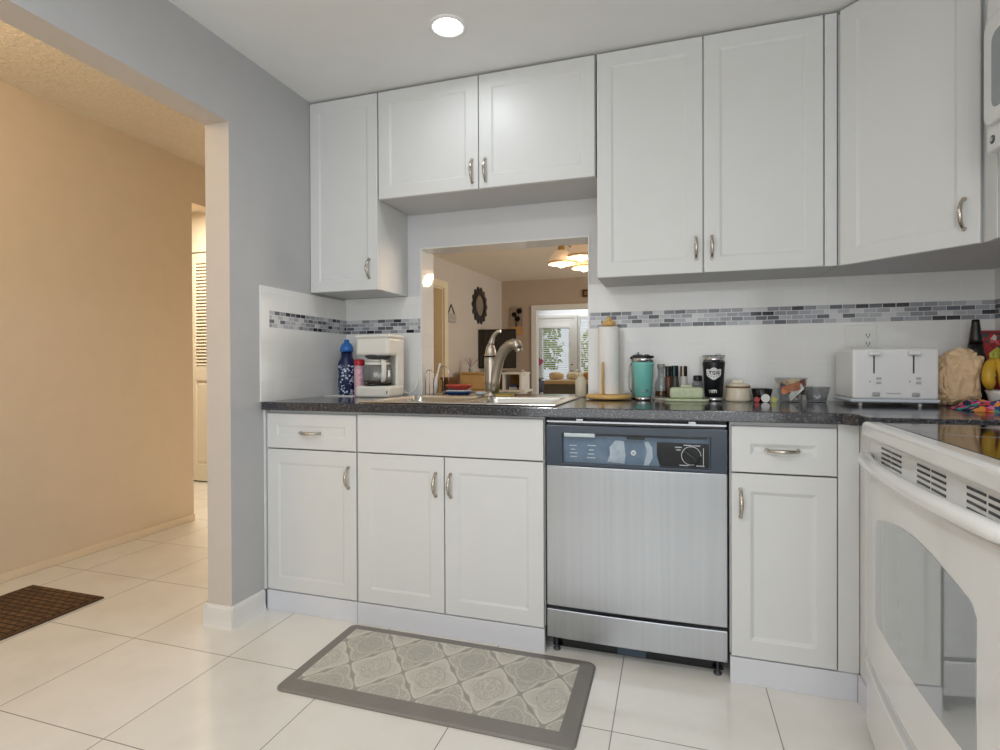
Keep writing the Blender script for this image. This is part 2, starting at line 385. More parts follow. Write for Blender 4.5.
# living room shell
A0 = Vector((-1.205, 3.756, 0)); LA = math.atan2(6.13 - 3.756, -1.02 + 1.205)   # direction along the living room's left wall
LT = Vector((math.cos(LA), math.sin(LA), 0)); LN = Vector((LT.y, -LT.x, 0))
def LW(s, d, z): return A0 + LT * s + LN * d + Vector((0, 0, z))          # along, out of the wall, up
def lbox(mb, s0, s1, d0, d1, z0, z1, mat=0):
    v = [LW(s, d, z) for s in (s0, s1) for d in (d0, d1) for z in (z0, z1)]
    return mb.faces(v, [(0, 1, 3, 2), (4, 6, 7, 5), (0, 4, 5, 1), (2, 3, 7, 6), (0, 2, 6, 4), (1, 5, 7, 3)], mat)
mb = MB(); lbox(mb, -2.4, -0.62, -0.12, 0, 0, ZH); lbox(mb, 0.30, 2.55, -0.12, 0, 0, ZH); lbox(mb, -0.62, 0.30, -0.12, 0, 2.08, ZH); struct(mb, 'wall_living', M('living_wall_side', srgb(212, 204, 194), 0.85, var=0.015))
mb = MB()
lbox(mb, -0.71, -0.62, -0.005, 0.02, 0, 2.08); lbox(mb, 0.30, 0.40, -0.005, 0.02, 0, 2.17); lbox(mb, -0.71, 0.30, -0.005, 0.02, 2.08, 2.17); lbox(mb, -0.62, -0.60, -0.125, -0.005, 0, 2.08); lbox(mb, 0.28, 0.30, -0.125, -0.005, 0, 2.08); lbox(mb, -0.60, 0.28, -0.125, -0.005, 2.06, 2.08)
struct(mb, 'door_2', M('door_trim_cream', srgb(240, 228, 198), 0.45, var=0.01))
mb = MB(); lbox(mb, -1.6, 1.6, -1.9, -1.8, 0, ZH); lbox(mb, -1.7, -1.6, -1.9, -0.12, 0, ZH); lbox(mb, 1.6, 1.7, -1.9, -0.12, 0, ZH); struct(mb, 'wall_bedroom', M('bedroom_wall', srgb(236, 204, 150), 0.85, var=0.02))
point('bedroom_lamp_light', LW(-0.1, -1.0, 1.9), 9, (1.0, 0.75, 0.45), 0.1)
mb = MB().slab((0, 2, 1), (-1.4, 5.2), (0, ZH), 6.13, 6.25, [(-0.44, 1.5, 0.0, 1.985)]); struct(mb, 'wall_far', M('living_wall_far', srgb(190, 172, 154), 0.85, var=0.015))
mb = MB().box(-0.505, -0.44, 6.1, 6.13, 0, 2.04).box(-0.44, 1.5, 6.1, 6.13, 1.985, 2.04).box(1.5, 1.57, 6.1, 6.13, 0, 2.04).box(-0.44, -0.42, 6.1, 6.26, 0, 1.985).box(1.48, 1.5, 6.1, 6.26, 0, 1.985).box(-0.42, 1.48, 6.1, 6.26, 1.965, 1.985); struct(mb, 'door_3', trim_white)
mb = MB().box(5.08, 5.2, 0.135, 6.13, 0, ZH); struct(mb, 'wall_living_right', wall_taupe)
# sunroom: white back wall with a glazed door and a side window, both with blinds
sun_white = M('sunroom_white', srgb(238, 240, 242), 0.5, var=0.01)
mb = MB().slab((0, 2, 1), (-2.2, 3.2), (0, 2.5), 8.6, 8.7, [(-0.90, -0.34, 0.55, 1.86), (-0.10, 0.85, 0.80, 2.06)]); struct(mb, 'wall_sunroom', sun_white)
mb = MB().box(-2.3, -2.2, 6.25, 8.7, 0, 2.5).box(3.2, 3.3, 6.25, 8.7, 0, 2.5); struct(mb, 'wall_sunroom_side', sun_white)
mb = MB().box(-2.3, 3.3, 6.25, 8.7, 2.5, 2.55); struct(mb, 'ceiling_sunroom', sun_white)
mb = MB()
mb.box(-1.08, -1.02, 8.56, 8.6, 0, 2.1).box(-0.22, -0.16, 8.56, 8.6, 0, 2.1).box(-1.02, -0.22, 8.56, 8.6, 2.04, 2.1)
mb.box(-1.02, -0.22, 8.575, 8.6, 1.86, 2.04).box(-1.02, -0.90, 8.575, 8.6, 0.0, 1.86).box(-0.34, -0.22, 8.575, 8.6, 0.0, 1.86).box(-0.90, -0.34, 8.575, 8.6, 0.0, 0.55)
d4 = struct(mb, 'door_4', trim_white)
mb = MB().lathe((-0.27, 8.575, 0.96), [(0.024, 0), (0.024, 0.01), (0.010, 0.014), (0.010, 0.03), (0.026, 0.036), (0.026, 0.056), (0.012, 0.064)], 14, axis=(0, -1, 0)); mb.build('door_knob', nickel, d4)
mb = MB().lathe((-0.27, 8.575, 1.08), [(0.022, 0), (0.022, 0.012), (0.012, 0.016)], 14, axis=(0, -1, 0)); mb.build('deadbolt', nickel, d4)
mb = MB().box(-0.14, -0.10, 8.57, 8.6, 0.76, 2.1).box(0.85, 0.89, 8.57, 8.6, 0.76, 2.1).box(-0.10, 0.85, 8.57, 8.6, 2.06, 2.1).box(-0.10, 0.85, 8.57, 8.6, 0.76, 0.80); struct(mb, 'window_2', trim_white)
def blinds(label, x0, x1, z0, z1, y):
    t = thing('window_blind', label, 'blind', ((x0 + x1) / 2, y, z0)); bm_ = M('blind_slat_white', srgb(244, 244, 240), 0.5, var=0.01)
    mb = MB(); z = z0 + 0.03
    while z < z1 - 0.05:
        mb.faces([(x0, y - 0.016, z), (x1, y - 0.016, z), (x1, y + 0.016, z + 0.014), (x0, y + 0.016, z + 0.014), (x0, y - 0.016, z + 0.002), (x1, y - 0.016, z + 0.002), (x1, y + 0.016, z + 0.016), (x0, y + 0.016, z + 0.016)],
                 [(0, 1, 2, 3), (7, 6, 5, 4), (0, 4, 5, 1), (2, 6, 7, 3), (0, 3, 7, 4), (1, 5, 6, 2)]); z += 0.045
    mb.build('slats', bm_, t); MB().box(x0, x1, y - 0.025, y + 0.025, z1 - 0.05, z1, 0.004).build('head_rail', bm_, t); MB().box(x0, x1, y - 0.018, y + 0.018, z0, z0 + 0.022, 0.004).build('bottom_rail', bm_, t)
    mb = MB()
    for x in (x0 + 0.08, x1 - 0.08): MB().tube([(x, y, z0), (x, y, z1)], 0.002, 6).build('ladder_cord', bm_, t)
blinds('white slatted blind on the glazed sunroom door', -0.93, -0.31, 0.52, 1.88, 8.53)
blinds('white slatted blind on the wider sunroom window right of the door', -0.10, 0.86, 0.80, 2.08, 8.54)
# outdoors beyond the sunroom
mb = MB().box(-8, 8, 9.4, 20, -0.1, -0.02); tag(mb.build('lawn', M('lawn_green', srgb(120, 140, 80), 0.9, var=0.2), None), 'green lawn seen through the sunroom blinds', 'lawn', kind='structure')
def bush(cx, cy, r, h, label, seed, col):
    t = thing('garden_bush', label, 'bush', (cx, cy, 0)); rnd = random.Random(seed)
    MB().tube([(cx, cy, -0.02), (cx + 0.03, cy, h * 0.3), (cx - 0.02, cy, h * 0.6)], [0.05, 0.04, 0.02], 8).build('stem', M('bark', srgb(110, 90, 70), 0.9), t)
    mb = MB()
    for i in range(1900):
        a = rnd.uniform(0, 2 * PI); q = rnd.uniform(0.5, 1) ; el = rnd.uniform(-0.6, 1.0)
        c = Vector((cx + math.cos(a) * r * q * math.sqrt(max(0, 1 - el * el)), cy + math.sin(a) * r * q * math.sqrt(max(0, 1 - el * el)), h * 0.62 + el * h * 0.4))
        u = Vector((rnd.uniform(-1, 1), rnd.uniform(-1, 1), rnd.uniform(-1, 1))).normalized(); v = u.orthogonal().normalized(); s_ = rnd.uniform(0.05, 0.1)
        mb.faces([c - u * s_, c + v * s_ * 0.45, c + u * s_, c - v * s_ * 0.45], [(0, 1, 2, 3)])
    mb.build('foliage', M('leaf_green', col, 0.6, var=0.25, scale=4), t, recalc=False)
bush(-2.0, 11.4, 1.0, 2.5, 'leafy green bush seen through the sunroom door blind', 1, srgb(168, 176, 96))
bush(0.35, 11.8, 1.1, 2.2, 'yellow green bush seen through the window blind right of the door', 2, srgb(188, 190, 104))

# ------------------------------------------------------------------ kitchen cabinets
def front_back(yf): return lambda a, d, z: Vector((a, yf - d, z))
def front_dir(o, dr, nr):
    o = Vector(o); dr = Vector(dr).normalized(); nr = Vector(nr).normalized()
    return lambda a, d, z: o + dr * a + nr * d + Vector((0, 0, z))

def panel(P, a0, a1, z0, z1, th=0.019, fr=0.057, rec=0.006, ch=0.009, flat=False):
    """a door or drawer front: slab whose back lies on d=0, with a recessed centre and sloped inner edge"""
    mb = MB(); e = 0.0025
    def ring(i, d): return [P(a0 + i, d, z0 + i), P(a1 - i, d, z0 + i), P(a1 - i, d, z1 - i), P(a0 + i, d, z1 - i)]
    rings = [ring(0, 0), ring(0, th - e), ring(e * 0.4, th - e * 0.4), ring(e, th)]
    if not flat: rings += [ring(fr, th), ring(fr + ch, th - rec), ]
    vs_ = [v for r in rings for v in r]; fs = [(3, 2, 1, 0)]
    for k in range(len(rings) - 1):
        for i in range(4):
            j = (i + 1) % 4; fs.append((4 * k + i, 4 * k + j, 4 * k + 4 + j, 4 * k + 4 + i))
    k = 4 * (len(rings) - 1); fs.append((k, k + 1, k + 2, k + 3))
    return mb.faces(vs_, fs)

def pull(P, a, z, L, vertical, parent, d0=0.019, mat=None):
    """bow handle with two feet, standing on a front at d0"""
    mb = MB(); n = 13; pts = []; rad = []
    for i in range(n):
        t = i / (n - 1); s = (t - 0.5) * L; d = d0 + 0.004 + 0.024 * math.sin(PI * t) ** 0.7
        pts.append(P(a, d, z + s) if vertical else P(a + s, d, z)); rad.append(0.0048 + 0.0022 * math.sin(PI * t))
    mb.tube(pts, rad, 10)
    for sgn in (-1, 1):
        s = sgn * L / 2
        c0 = P(a, d0 - 0.0005, z + s) if vertical else P(a + s, d0 - 0.0005, z); c1 = P(a, d0 + 0.009, z + s) if vertical else P(a + s, d0 + 0.009, z)
        mb.tube([c0, (c0 + c1) / 2, c1], [0.0075, 0.0062, 0.005], 10)
    return mb.build('handle', mat or nickel, parent)

def door(P, a0, a1, z0, z1, root, name='door', hand=None, **k):
    o = panel(P, a0, a1, z0, z1, **k).build(name, cab_white, root)
    if hand: pull(P, hand[0], hand[1], hand[2], hand[3], o)
    return o

def base_carcass(root, x0, x1, open_top=True):
    mb = MB(); t = 0.018; y0, y1 = -0.607, -0.012
    mb.box(x0, x0 + t, y0, y1, 0.09, 0.866).box(x1 - t, x1, y0, y1, 0.09, 0.866).box(x0 + t, x1 - t, y0, y1, 0.09, 0.108).box(x0 + t, x1 - t, y1 - 0.006, y1, 0.108, 0.866)
    mb.box(x0 + t, x1 - t, y0, y0 + 0.02, 0.845, 0.866)
    mb.build('carcass', cab_white, root)
    MB().box(x0, x1, -0.628, -0.608, 0.0, 0.086, 0.001).build('toe_kick', toe_white, root)

PB = front_back(-0.609)
t = thing('base_cabinet', 'white base cabinet with one drawer over one door beside the blue-grey wall', 'cabinet', (0.23, -0.3, 0), group=None)
base_carcass(t, 0.012, 0.458)
MB().box(0.0008, 0.0115, -0.632, -0.012, 0.089, 0.8655).build('filler_strip', cab_white, t)
door(PB, 0.016, 0.456, 0.703, 0.853, t, 'drawer', (0.236, 0.772, 0.095, False), fr=0.05, rec=0.004)
door(PB, 0.016, 0.456, 0.090, 0.698, t, 'door', (0.421, 0.594, 0.085, True), rec=0.004)
t = thing('base_cabinet', 'white sink base cabinet with two doors under a long plain front', 'cabinet', (0.85, -0.3, 0))
base_carcass(t, 0.460, 1.243)
panel(PB, 0.463, 1.241, 0.703, 0.856, flat=True).build('front_panel', cab_white, t)
door(PB, 0.463, 0.8455, 0.090, 0.698, t, 'door', (0.812, 0.59, 0.088, True), rec=0.004)
door(PB, 0.8495, 1.241, 0.090, 0.698, t, 'door', (0.874, 0.59, 0.088, True), rec=0.004)
t = thing('base_cabinet', 'narrow white base cabinet with a drawer and a door right of the dishwasher', 'cabinet', (2.05, -0.3, 0))
base_carcass(t, 1.873, 2.24)
door(PB, 1.877, 2.184, 0.700, 0.852, t, 'drawer', (2.03, 0.775, 0.092, False), rec=0.008, ch=0.012)
door(PB, 1.877, 2.184, 0.090, 0.695, t, 'door', (1.905, 0.597, 0.09, True), rec=0.008, ch=0.012)
MB().box(2.187, 2.245, -0.626, -0.609, 0.088, 0.866, 0.001).build('filler_strip', cab_white, t)
t = thing('base_cabinet', 'white corner base cabinet between the narrow cabinet and the stove', 'cabinet', (2.55, -0.35, 0))
MB().box(2.247, 2.868, -0.782, -0.012, 0.09, 0.866).build('carcass', cab_white, t)
MB().box(2.24, 2.86, -0.74, -0.63, 0.0, 0.088).build('toe_kick', toe_white, t)

PU = front_back(-0.286); ZU = 1.414; ZTOP = 2.335
def wall_carcass(root, x0, x1, z0, z1):
    mb = MB(); mb.box(x0, x1, -0.285, -0.004, z0 + 0.002, z1 - 0.002)
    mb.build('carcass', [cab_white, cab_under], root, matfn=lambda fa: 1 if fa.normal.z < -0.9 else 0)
t = thing('wall_cabinet', 'tall narrow white wall cabinet in the corner by the blue-grey wall', 'cabinet', (0.19, -0.15, ZU))
wall_carcass(t, 0.002, 0.374, ZU, ZTOP)
door(PU, 0.002, 0.373, ZU, ZTOP, t, 'door', (0.329, 1.514, 0.088, True), fr=0.05, rec=0.004)
t = thing('wall_cabinet', 'short wide white wall cabinet above the pass-through opening', 'cabinet', (0.88, -0.15, 1.835))
wall_carcass(t, 0.379, 1.390, 1.835, ZTOP)
door(PU, 0.380, 0.876, 1.835, ZTOP, t, 'door', (0.849, 1.915, 0.1, True), rec=0.006)
door(PU, 0.880, 1.388, 1.835, ZTOP, t, 'door', (0.911, 1.915, 0.1, True), rec=0.006)
t = thing('wall_cabinet', 'tall white two-door wall cabinet above the tumblers and toaster', 'cabinet', (1.81, -0.15, ZU))
wall_carcass(t, 1.396, 2.268, ZU, ZTOP)
door(PU, 1.397, 1.806, ZU, ZTOP, t, 'door', (1.781, 1.512, 0.088, True), rec=0.005)
door(PU, 1.810, 2.222, ZU, ZTOP, t, 'door', (1.839, 1.512, 0.088, True), rec=0.005)
MB().box(2.227, 2.266, -0.303, -0.286, ZU, ZTOP, 0.001).build('filler_strip', cab_white, t)
# diagonal corner cabinet
t = thing('wall_cabinet', 'diagonal white corner wall cabinet with one door beside the microwave', 'cabinet', (2.6, -0.28, ZU))
mb = MB().prism([(2.272, -0.004), (2.876, -0.004), (2.876, -0.755), (2.592, -0.755), (2.592, -0.60), (2.285, -0.292), (2.272, -0.292)], lambda a, b, d: (a, b, d), ZU + 0.002, ZTOP - 0.002)
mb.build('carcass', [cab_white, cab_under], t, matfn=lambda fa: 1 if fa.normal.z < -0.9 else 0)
q = 2 ** -0.5
PD = front_dir((2.272 + 0.013, -0.309 + 0.013, 0), (1, -1, 0), (-1, -1, 0))
door(PD, 0.002, 0.412, ZU - 0.002, ZTOP, t, 'door', (0.373, 1.507, 0.09, True), rec=0.005)
MB().box(2.574, 2.592, -0.664, -0.602, ZU - 0.002, ZTOP, 0.001).box(2.577, 2.592, -0.755, -0.667, ZU - 0.002, ZTOP, 0.001).build('filler_strip', cab_white, t)
t = thing('wall_cabinet', 'white wall cabinet above the microwave', 'cabinet', (2.73, -1.14, 2.06))
MB().box(2.592, 2.876, -1.52, -0.76, 2.062, ZTOP).build('carcass', cab_white, t)
PR = front_dir((2.591, -0.76, 0), (0, -1, 0), (-1, 0, 0))
door(PR, 0.002, 0.378, 2.062, ZTOP, t, 'door', (0.35, 2.13, 0.088, True), rec=0.005); door(PR, 0.382, 0.758, 2.062, ZTOP, t, 'door', (0.41, 2.13, 0.088, True), rec=0.005)

# ------------------------------------------------------------------ worktop, sink, faucet
SX0, SX1, SY0, SY1 = 0.452, 1.282, -0.605, -0.062
mb = MB().slab((0, 1, 2), (0.009, 2.868), (-0.653, -0.009), 0.867, ZT, [(SX0 + 0.02, SX1 - 0.02, SY0 + 0.02, SY1 - 0.02)])
mb.slab((0, 1, 2), (0.458, 1.314), (-0.009, 0.27), 0.867, ZT, [])
mb.prism([(2.19, -0.6531), (2.225, -0.6531), (2.868, -0.6531), (2.868, -0.786), (2.225, -0.786), (2.225, -0.688)], lambda a, b, d: (a, b, d), 0.867, ZT)
t = mb.build('countertop', counter_m, bevel=0.003); tag(t, 'dark speckled laminate worktop running under the sink, tumblers and toaster', 'worktop')

t = thing('kitchen_sink', 'double-bowl stainless steel sink set into the dark worktop', 'sink', ((SX0 + SX1) / 2, (SY0 + SY1) / 2, ZT))
bowls = [(SX0 + 0.045, 0.838, SY0 + 0.05, SY1 - 0.10), (0.880, SX1 - 0.045, SY0 + 0.05, SY1 - 0.10)]
mb = MB().slab((0, 1, 2), (SX0, SX1), (SY0, SY1), ZT + 0.0005, ZT + 0.007, bowls)
rim = mb.build('rim', sink_steel, t, bevel=0.003)
for x0, x1, y0, y1 in bowls:
    def rr(i, z, r, n=6):
        out = []
        for cx_, cy_, a0 in ((x1 - i - r, y1 - i - r, 0), (x0 + i + r, y1 - i - r, PI / 2), (x0 + i + r, y0 + i + r, PI), (x1 - i - r, y0 + i + r, 1.5 * PI)):
            for k in range(n + 1):
                a = a0 + PI / 2 * k / n; out.append((cx_ + r * math.cos(a), cy_ + r * math.sin(a), z))
        return out
    mb = MB(); rings = [rr(-0.001, ZT + 0.006, 0.03), rr(0.003, ZT - 0.005, 0.035), rr(0.012, ZT - 0.14, 0.045), rr(0.03, ZT - 0.165, 0.05), rr(0.08, ZT - 0.17, 0.05)]
    n = len(rings[0]); vs_ = [v for r in rings for v in r]
    mb.faces(vs_, [(k * n + i, k * n + (i + 1) % n, (k + 1) * n + (i + 1) % n, (k + 1) * n + i) for k in range(len(rings) - 1) for i in range(n)] + [tuple(range((len(rings) - 1) * n, len(rings) * n))], smooth=True)
    b = mb.build('bowl', sink_steel, t)
    MB().lathe(((x0 + x1) / 2, (y0 + y1) / 2, ZT - 0.1695), [(0.045, 0), (0.043, 0.003), (0.03, 0.002), (0.02, -0.001)], 24).build('drain', chrome, b)

FX, FY = 0.868, -0.115; FZ = ZT + 0.008
faucet_nickel = M('faucet_nickel', srgb(188, 180, 168), 0.36, 1.0, var=0.03, scale=40)
t = thing('kitchen_faucet', 'brushed nickel single-lever faucet with curved spout behind the sink', 'faucet', (FX, FY, FZ))
MB().lathe((FX, FY, FZ), [(0.036, 0), (0.036, 0.004), (0.03, 0.010), (0.027, 0.02)], 28).build('base_ring', faucet_nickel, t)
mb = MB(); mb.lathe((FX, FY, FZ + 0.012), [(0.0265, 0), (0.0285, 0.06), (0.030, 0.11), (0.031, 0.155), (0.030, 0.172)], 28)
mb.build('body', faucet_nickel, t)
mb = MB(); pts = []; rad = []
sp = [(0.012, 0.0, 0.02), (0.020, -0.004, 0.07), (0.032, -0.01, 0.12), (0.050, -0.02, 0.175), (0.076, -0.034, 0.215), (0.104, -0.044, 0.236), (0.128, -0.052, 0.243), (0.146, -0.058, 0.236), (0.156, -0.062, 0.220)]
rd = [0.027, 0.0265, 0.0255, 0.024, 0.0235, 0.024, 0.025, 0.0245, 0.021]
mb.tube([(FX + a, FY + b, FZ + c) for a, b, c in sp], rd, 16); s_ = mb.build('spout', faucet_nickel, t)
MB().lathe((FX + 0.156, FY - 0.062, FZ + 0.204), [(0.014, 0.0), (0.018, 0.006), (0.018, 0.014), (0.015, 0.02)], 18).build('spray_nozzle', faucet_nickel, s_)
mb = MB(); mb.lathe((FX, FY, FZ + 0.190), [(0.0315, 0), (0.0315, 0.004), (0.0275, 0.008), (0.026, 0.022), (0.021, 0.042), (0.013, 0.058)], 24)
hp = [(0.0, 0, 0.238), (0.005, -0.001, 0.258), (0.014, -0.004, 0.280), (0.027, -0.008, 0.296), (0.042, -0.011, 0.305), (0.054, -0.014, 0.306)]
mb.tube([(FX + a, FY + b, FZ + c) for a, b, c in hp], [0.017, 0.013, 0.0105, 0.0095, 0.009, 0.007], 12); mb.build('lever', faucet_nickel, t)

# ------------------------------------------------------------------ dishwasher
DX0, DX1 = 1.2505, 1.867; DY = -0.63
dw_dark = M('dishwasher_navy', srgb(58, 68, 82), 0.25, var=0.06); dw_black = M('dishwasher_black', srgb(14, 15, 18), 0.2, var=0.1); dw_film = M('control_film', srgb(110, 130, 150), 0.12, var=0.22, scale=14)
t = thing('dishwasher', 'stainless steel dishwasher with navy control panel between the white cabinets', 'dishwasher', ((DX0 + DX1) / 2, -0.32, 0))
MB().box(DX0 + 0.004, DX1 - 0.004, -0.598, -0.02, 0.06, 0.862).build('tub', dark_grey, t)
def bowed(mb, x0, x1, z0, z1, y0, y1, sag=0.006, n=10):
    vs_ = []; fs = []
    for k in range(n + 1):
        x = x0 + (x1 - x0) * k / n; y = y1 - sag * (1 - ((2 * k / n) - 1) ** 2)
        vs_ += [(x, y0, z0), (x, y, z0), (x, y, z1), (x, y0, z1)]
    for k in range(n):
        for i in range(4):
            j = (i + 1) % 4; fs.append((4 * k + i, 4 * k + j, 4 * k + 4 + j, 4 * k + 4 + i))
    fs += [(0, 1, 2, 3), (4 * n + 3, 4 * n + 2, 4 * n + 1, 4 * n)]
    return mb.faces(vs_, fs)
bowed(MB(), DX0 + 0.002, DX1 - 0.002, 0.178, 0.690, -0.597, DY + 0.004).build('door_panel', steel, t, bevel=0.003)
bowed(MB(), DX0 + 0.002, DX1 - 0.002, 0.062, 0.166, -0.597, DY + 0.004).build('lower_panel', steel, t, bevel=0.003)
# control panel with a recessed centre
mb = MB(); mb.slab((0, 2, 1), (DX0 + 0.002, DX1 - 0.002), (0.691, 0.838), -0.632, -0.60, [(1.312, 1.812, 0.703, 0.808)])
cp = mb.build('control_panel', dw_dark, t, bevel=0.003)
MB().box(1.312, 1.812, -0.612, -0.600, 0.703, 0.808).build('control_fascia', dw_film, cp)
mb = MB().prism([(1.650, 0.704), (1.806, 0.704), (1.809, 0.707), (1.809, 0.783), (1.806, 0.786), (1.640, 0.786), (1.640, 0.74)], lambda a, b, d: (a, d, b), -0.6145, -0.6115); mb.build('dial_plate', dw_black, cp)
mb = MB(); mb.lathe((1.752, -0.6146, 0.744), [(0.030, 0), (0.0295, 0.004), (0.026, 0.006)], 28, axis=(0, -1, 0)); dk = mb.build('dial', dw_black, cp)
mb = MB(); ring = [(1.752 + 0.031 * math.cos(a), -0.6155, 0.744 + 0.031 * math.sin(a)) for a in [k * 2 * PI / 40 for k in range(33)]]
mb.tube(ring, 0.0013, 6); mb.build('dial_ring', M('dial_ring_white', srgb(226, 226, 226), 0.4), dk)
mb = MB(); a = math.radians(-38); dx, dz = math.cos(a), math.sin(a)
mb.tube([(1.752 - dx * 0.027, -0.6235, 0.744 - dz * 0.027), (1.752 + dx * 0.027, -0.6235, 0.744 + dz * 0.027)], 0.0055, 8); mb.build('dial_grip', M('dial_grip_grey', srgb(60, 62, 66), 0.3), dk)
ink = M('panel_lettering', srgb(196, 204, 212), 0.5)
mb = MB()     # the small unreadable lines of print on the panel
rr_ = random.Random(3)
def dash(mb, x, z, L, h=0.003, y=-0.6132): mb.box(x, x + L, y - 0.0004, y + 0.0006, z, z + h)
for x, z, L in ((1.335, 0.762, 0.026), (1.340, 0.748, 0.016), (1.336, 0.735, 0.028), (1.338, 0.722, 0.024), (1.400, 0.764, 0.030), (1.405, 0.748, 0.018), (1.402, 0.733, 0.022), (1.398, 0.720, 0.030)):
    dash(mb, x, z, L)
    if z < 0.7225: mb.build('panel_lettering', ink, cp); mb = MB()
for x, z, L in ((1.700, 0.770, 0.022), (1.728, 0.778, 0.026), (1.757, 0.777, 0.024), (1.704, 0.761, 0.014), (1.714, 0.709, 0.030), (1.768, 0.709, 0.026)):
    mb = MB(); dash(mb, x, z, L, 0.003, -0.6149); mb.build('dial_lettering', ink, cp)
MB().box(1.790, 1.792, -0.6152, -0.6142, 0.712, 0.772).build('dial_lettering', ink, cp)
mb = MB(); mb.lathe((1.561, -0.612, 0.745), [(0.0095, 0), (0.0095, 0.002), (0.0075, 0.0028)], 22, axis=(0, -1, 0)); bd = mb.build('badge', M('badge_silver', srgb(214, 220, 226), 0.3, 0.3), cp)
MB().lathe((1.561, -0.6149, 0.745), [(0.0045, 0), (0.0045, 0.0006)], 16, axis=(0, -1, 0)).build('badge_centre', M('badge_grey', srgb(150, 160, 172), 0.3), bd)
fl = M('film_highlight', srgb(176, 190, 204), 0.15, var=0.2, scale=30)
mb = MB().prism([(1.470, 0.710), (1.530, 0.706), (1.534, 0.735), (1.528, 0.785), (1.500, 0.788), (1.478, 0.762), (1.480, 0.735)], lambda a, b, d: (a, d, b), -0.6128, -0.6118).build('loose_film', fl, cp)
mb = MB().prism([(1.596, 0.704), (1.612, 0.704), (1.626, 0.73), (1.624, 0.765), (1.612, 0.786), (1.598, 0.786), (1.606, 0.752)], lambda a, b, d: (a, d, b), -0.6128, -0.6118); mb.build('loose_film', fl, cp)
MB().box(1.318, 1.430, -0.6322, -0.618, 0.796, 0.810, 0.002).build('latch_bar', M('latch_silver', srgb(176, 184, 186), 0.3, 0.6), cp)
MB().box(1.434, 1.80, -0.6322, -0.622, 0.803, 0.809, 0.001).box(1.54, 1.60, -0.634, -0.628, 0.795, 0.806, 0.002).build('latch_slot', dw_black, cp)
MB().box(DX0 + 0.008, DX1 - 0.008, -0.626, -0.60, 0.8395, 0.846, 0.001).build('gap_strip', dw_black, t)
MB().box(DX0 + 0.004, DX1 - 0.004, -0.632, -0.60, 0.8465, 0.855, 0.002).build('top_trim', steel, t)
mb = MB()
for x in (1.375, 1.755): MB().box(x - 0.012, x + 0.012, -0.634, -0.622, 0.855, 0.862, 0.001).build('mounting_bracket', steel, t)
MB().box(DX0 + 0.01, DX1 - 0.01, -0.56, -0.545, 0.0, 0.06).build('toe_panel', dw_black, t)
MB().box(1.50, 1.60, -0.566, -0.558, 0.004, 0.058).build('toe_insert', M('toe_insert_blue', srgb(70, 84, 100), 0.5), t)
for x in (DX0 + 0.03, DX1 - 0.03): MB().lathe((x, -0.585, 0), [(0.014, 0), (0.014, 0.006), (0.005, 0.008), (0.005, 0.062)], 12).build('foot', dark_grey, t)

# ------------------------------------------------------------------ stove
RX = 2.205; RY0, RY1 = -0.774, -1.630; RC = (RY0 + RY1) / 2
t = thing('stove', 'white freestanding electric stove with black glass cooktop and arched oven window', 'stove', (2.199, -0.79, 0), math.radians(-2.5))
FRAMES[t.name] = Matrix.Translation((2.205, -0.762, 0))
MB().box(2.248, 2.866, RY1, RY0, 0.03, 0.848, 0.004).build('body', appl_white, t)
mb = MB(); mb.slab((0, 1, 2), (RX, 2.866), (RY1, RY0), 0.850, 0.893, []); ct = mb.build('cooktop', appl_white, t, bevel=0.012)
ct.modifiers['bevel'].segments = 4
black_glass = M('cooktop_glass', srgb(26, 27, 30), 0.06, var=0.15, scale=180)
MB().box(2.243, 2.80, RY1 + 0.035, RY0 - 0.03, 0.8925, 0.8945, 0.0008).build('cooktop_glass', black_glass, ct)
for x, y, r in ((2.37, -0.985, 0.115), (2.37, -1.42, 0.085), (2.66, -0.985, 0.085), (2.66, -1.42, 0.115)):
    MB().tube([(x + r * math.cos(k * PI / 24), y + r * math.sin(k * PI / 24), 0.8946) for k in range(48)], 0.0022, 6, flat=0.2, closed=True).build('burner_ring', M('burner_ring_grey', srgb(150, 152, 156), 0.3), ct)
MB().box(2.80, 2.866, RY1, RY0, 0.8935, 1.09, 0.012).build('back_panel', appl_white, t)
# vent panel under the cooktop lip
vp = MB().box(2.226, 2.248, RY1 + 0.012, RY0 - 0.012, 0.765, 0.8495, 0.002).build('vent_panel', appl_white, t)
for yc in (-0.956, -1.203, -1.438):
    mb = MB()
    for c in (-0.039, 0.039):
        for k in range(4): mb.box(2.2245, 2.230, yc + c - 0.034, yc + c + 0.034, 0.8305 - k * 0.0125, 0.8355 - k * 0.0125)
    mb.build('vent_slots', dw_black, vp)
def bow(y, depth): u = (y - RC) / (0.428); return depth * max(0.0, 1 - u * u)
def bow_slab(mb, ya, yb, zf, x_front, x_back, depth, n=24, mz=8):
    """bowed front; zf(y) gives (z0, z1)"""
    vs_ = []; fs = []
    for i in range(n + 1):
        y = ya + (yb - ya) * i / n; z0, z1 = zf(y)
        for j in range(mz + 1): vs_.append((x_front - bow(y, depth), y, z0 + (z1 - z0) * j / mz))
        vs_ += [(x_back, y, z0), (x_back, y, z1)]
    s_ = mz + 3
    for i in range(n):
        a, b = i * s_, (i + 1) * s_
        for j in range(mz): fs.append((a + j, a + j + 1, b + j + 1, b + j))
        fs += [(a, b, b + mz + 1, a + mz + 1), (a + mz, a + mz + 2, b + mz + 2, b + mz), (a + mz + 1, b + mz + 1, b + mz + 2, a + mz + 2)]
    for o_ in (0, n * s_): fs.append(tuple([o_ + j for j in range(mz + 1)] + [o_ + mz + 2, o_ + mz + 1]))
    return mb.faces(vs_, fs)
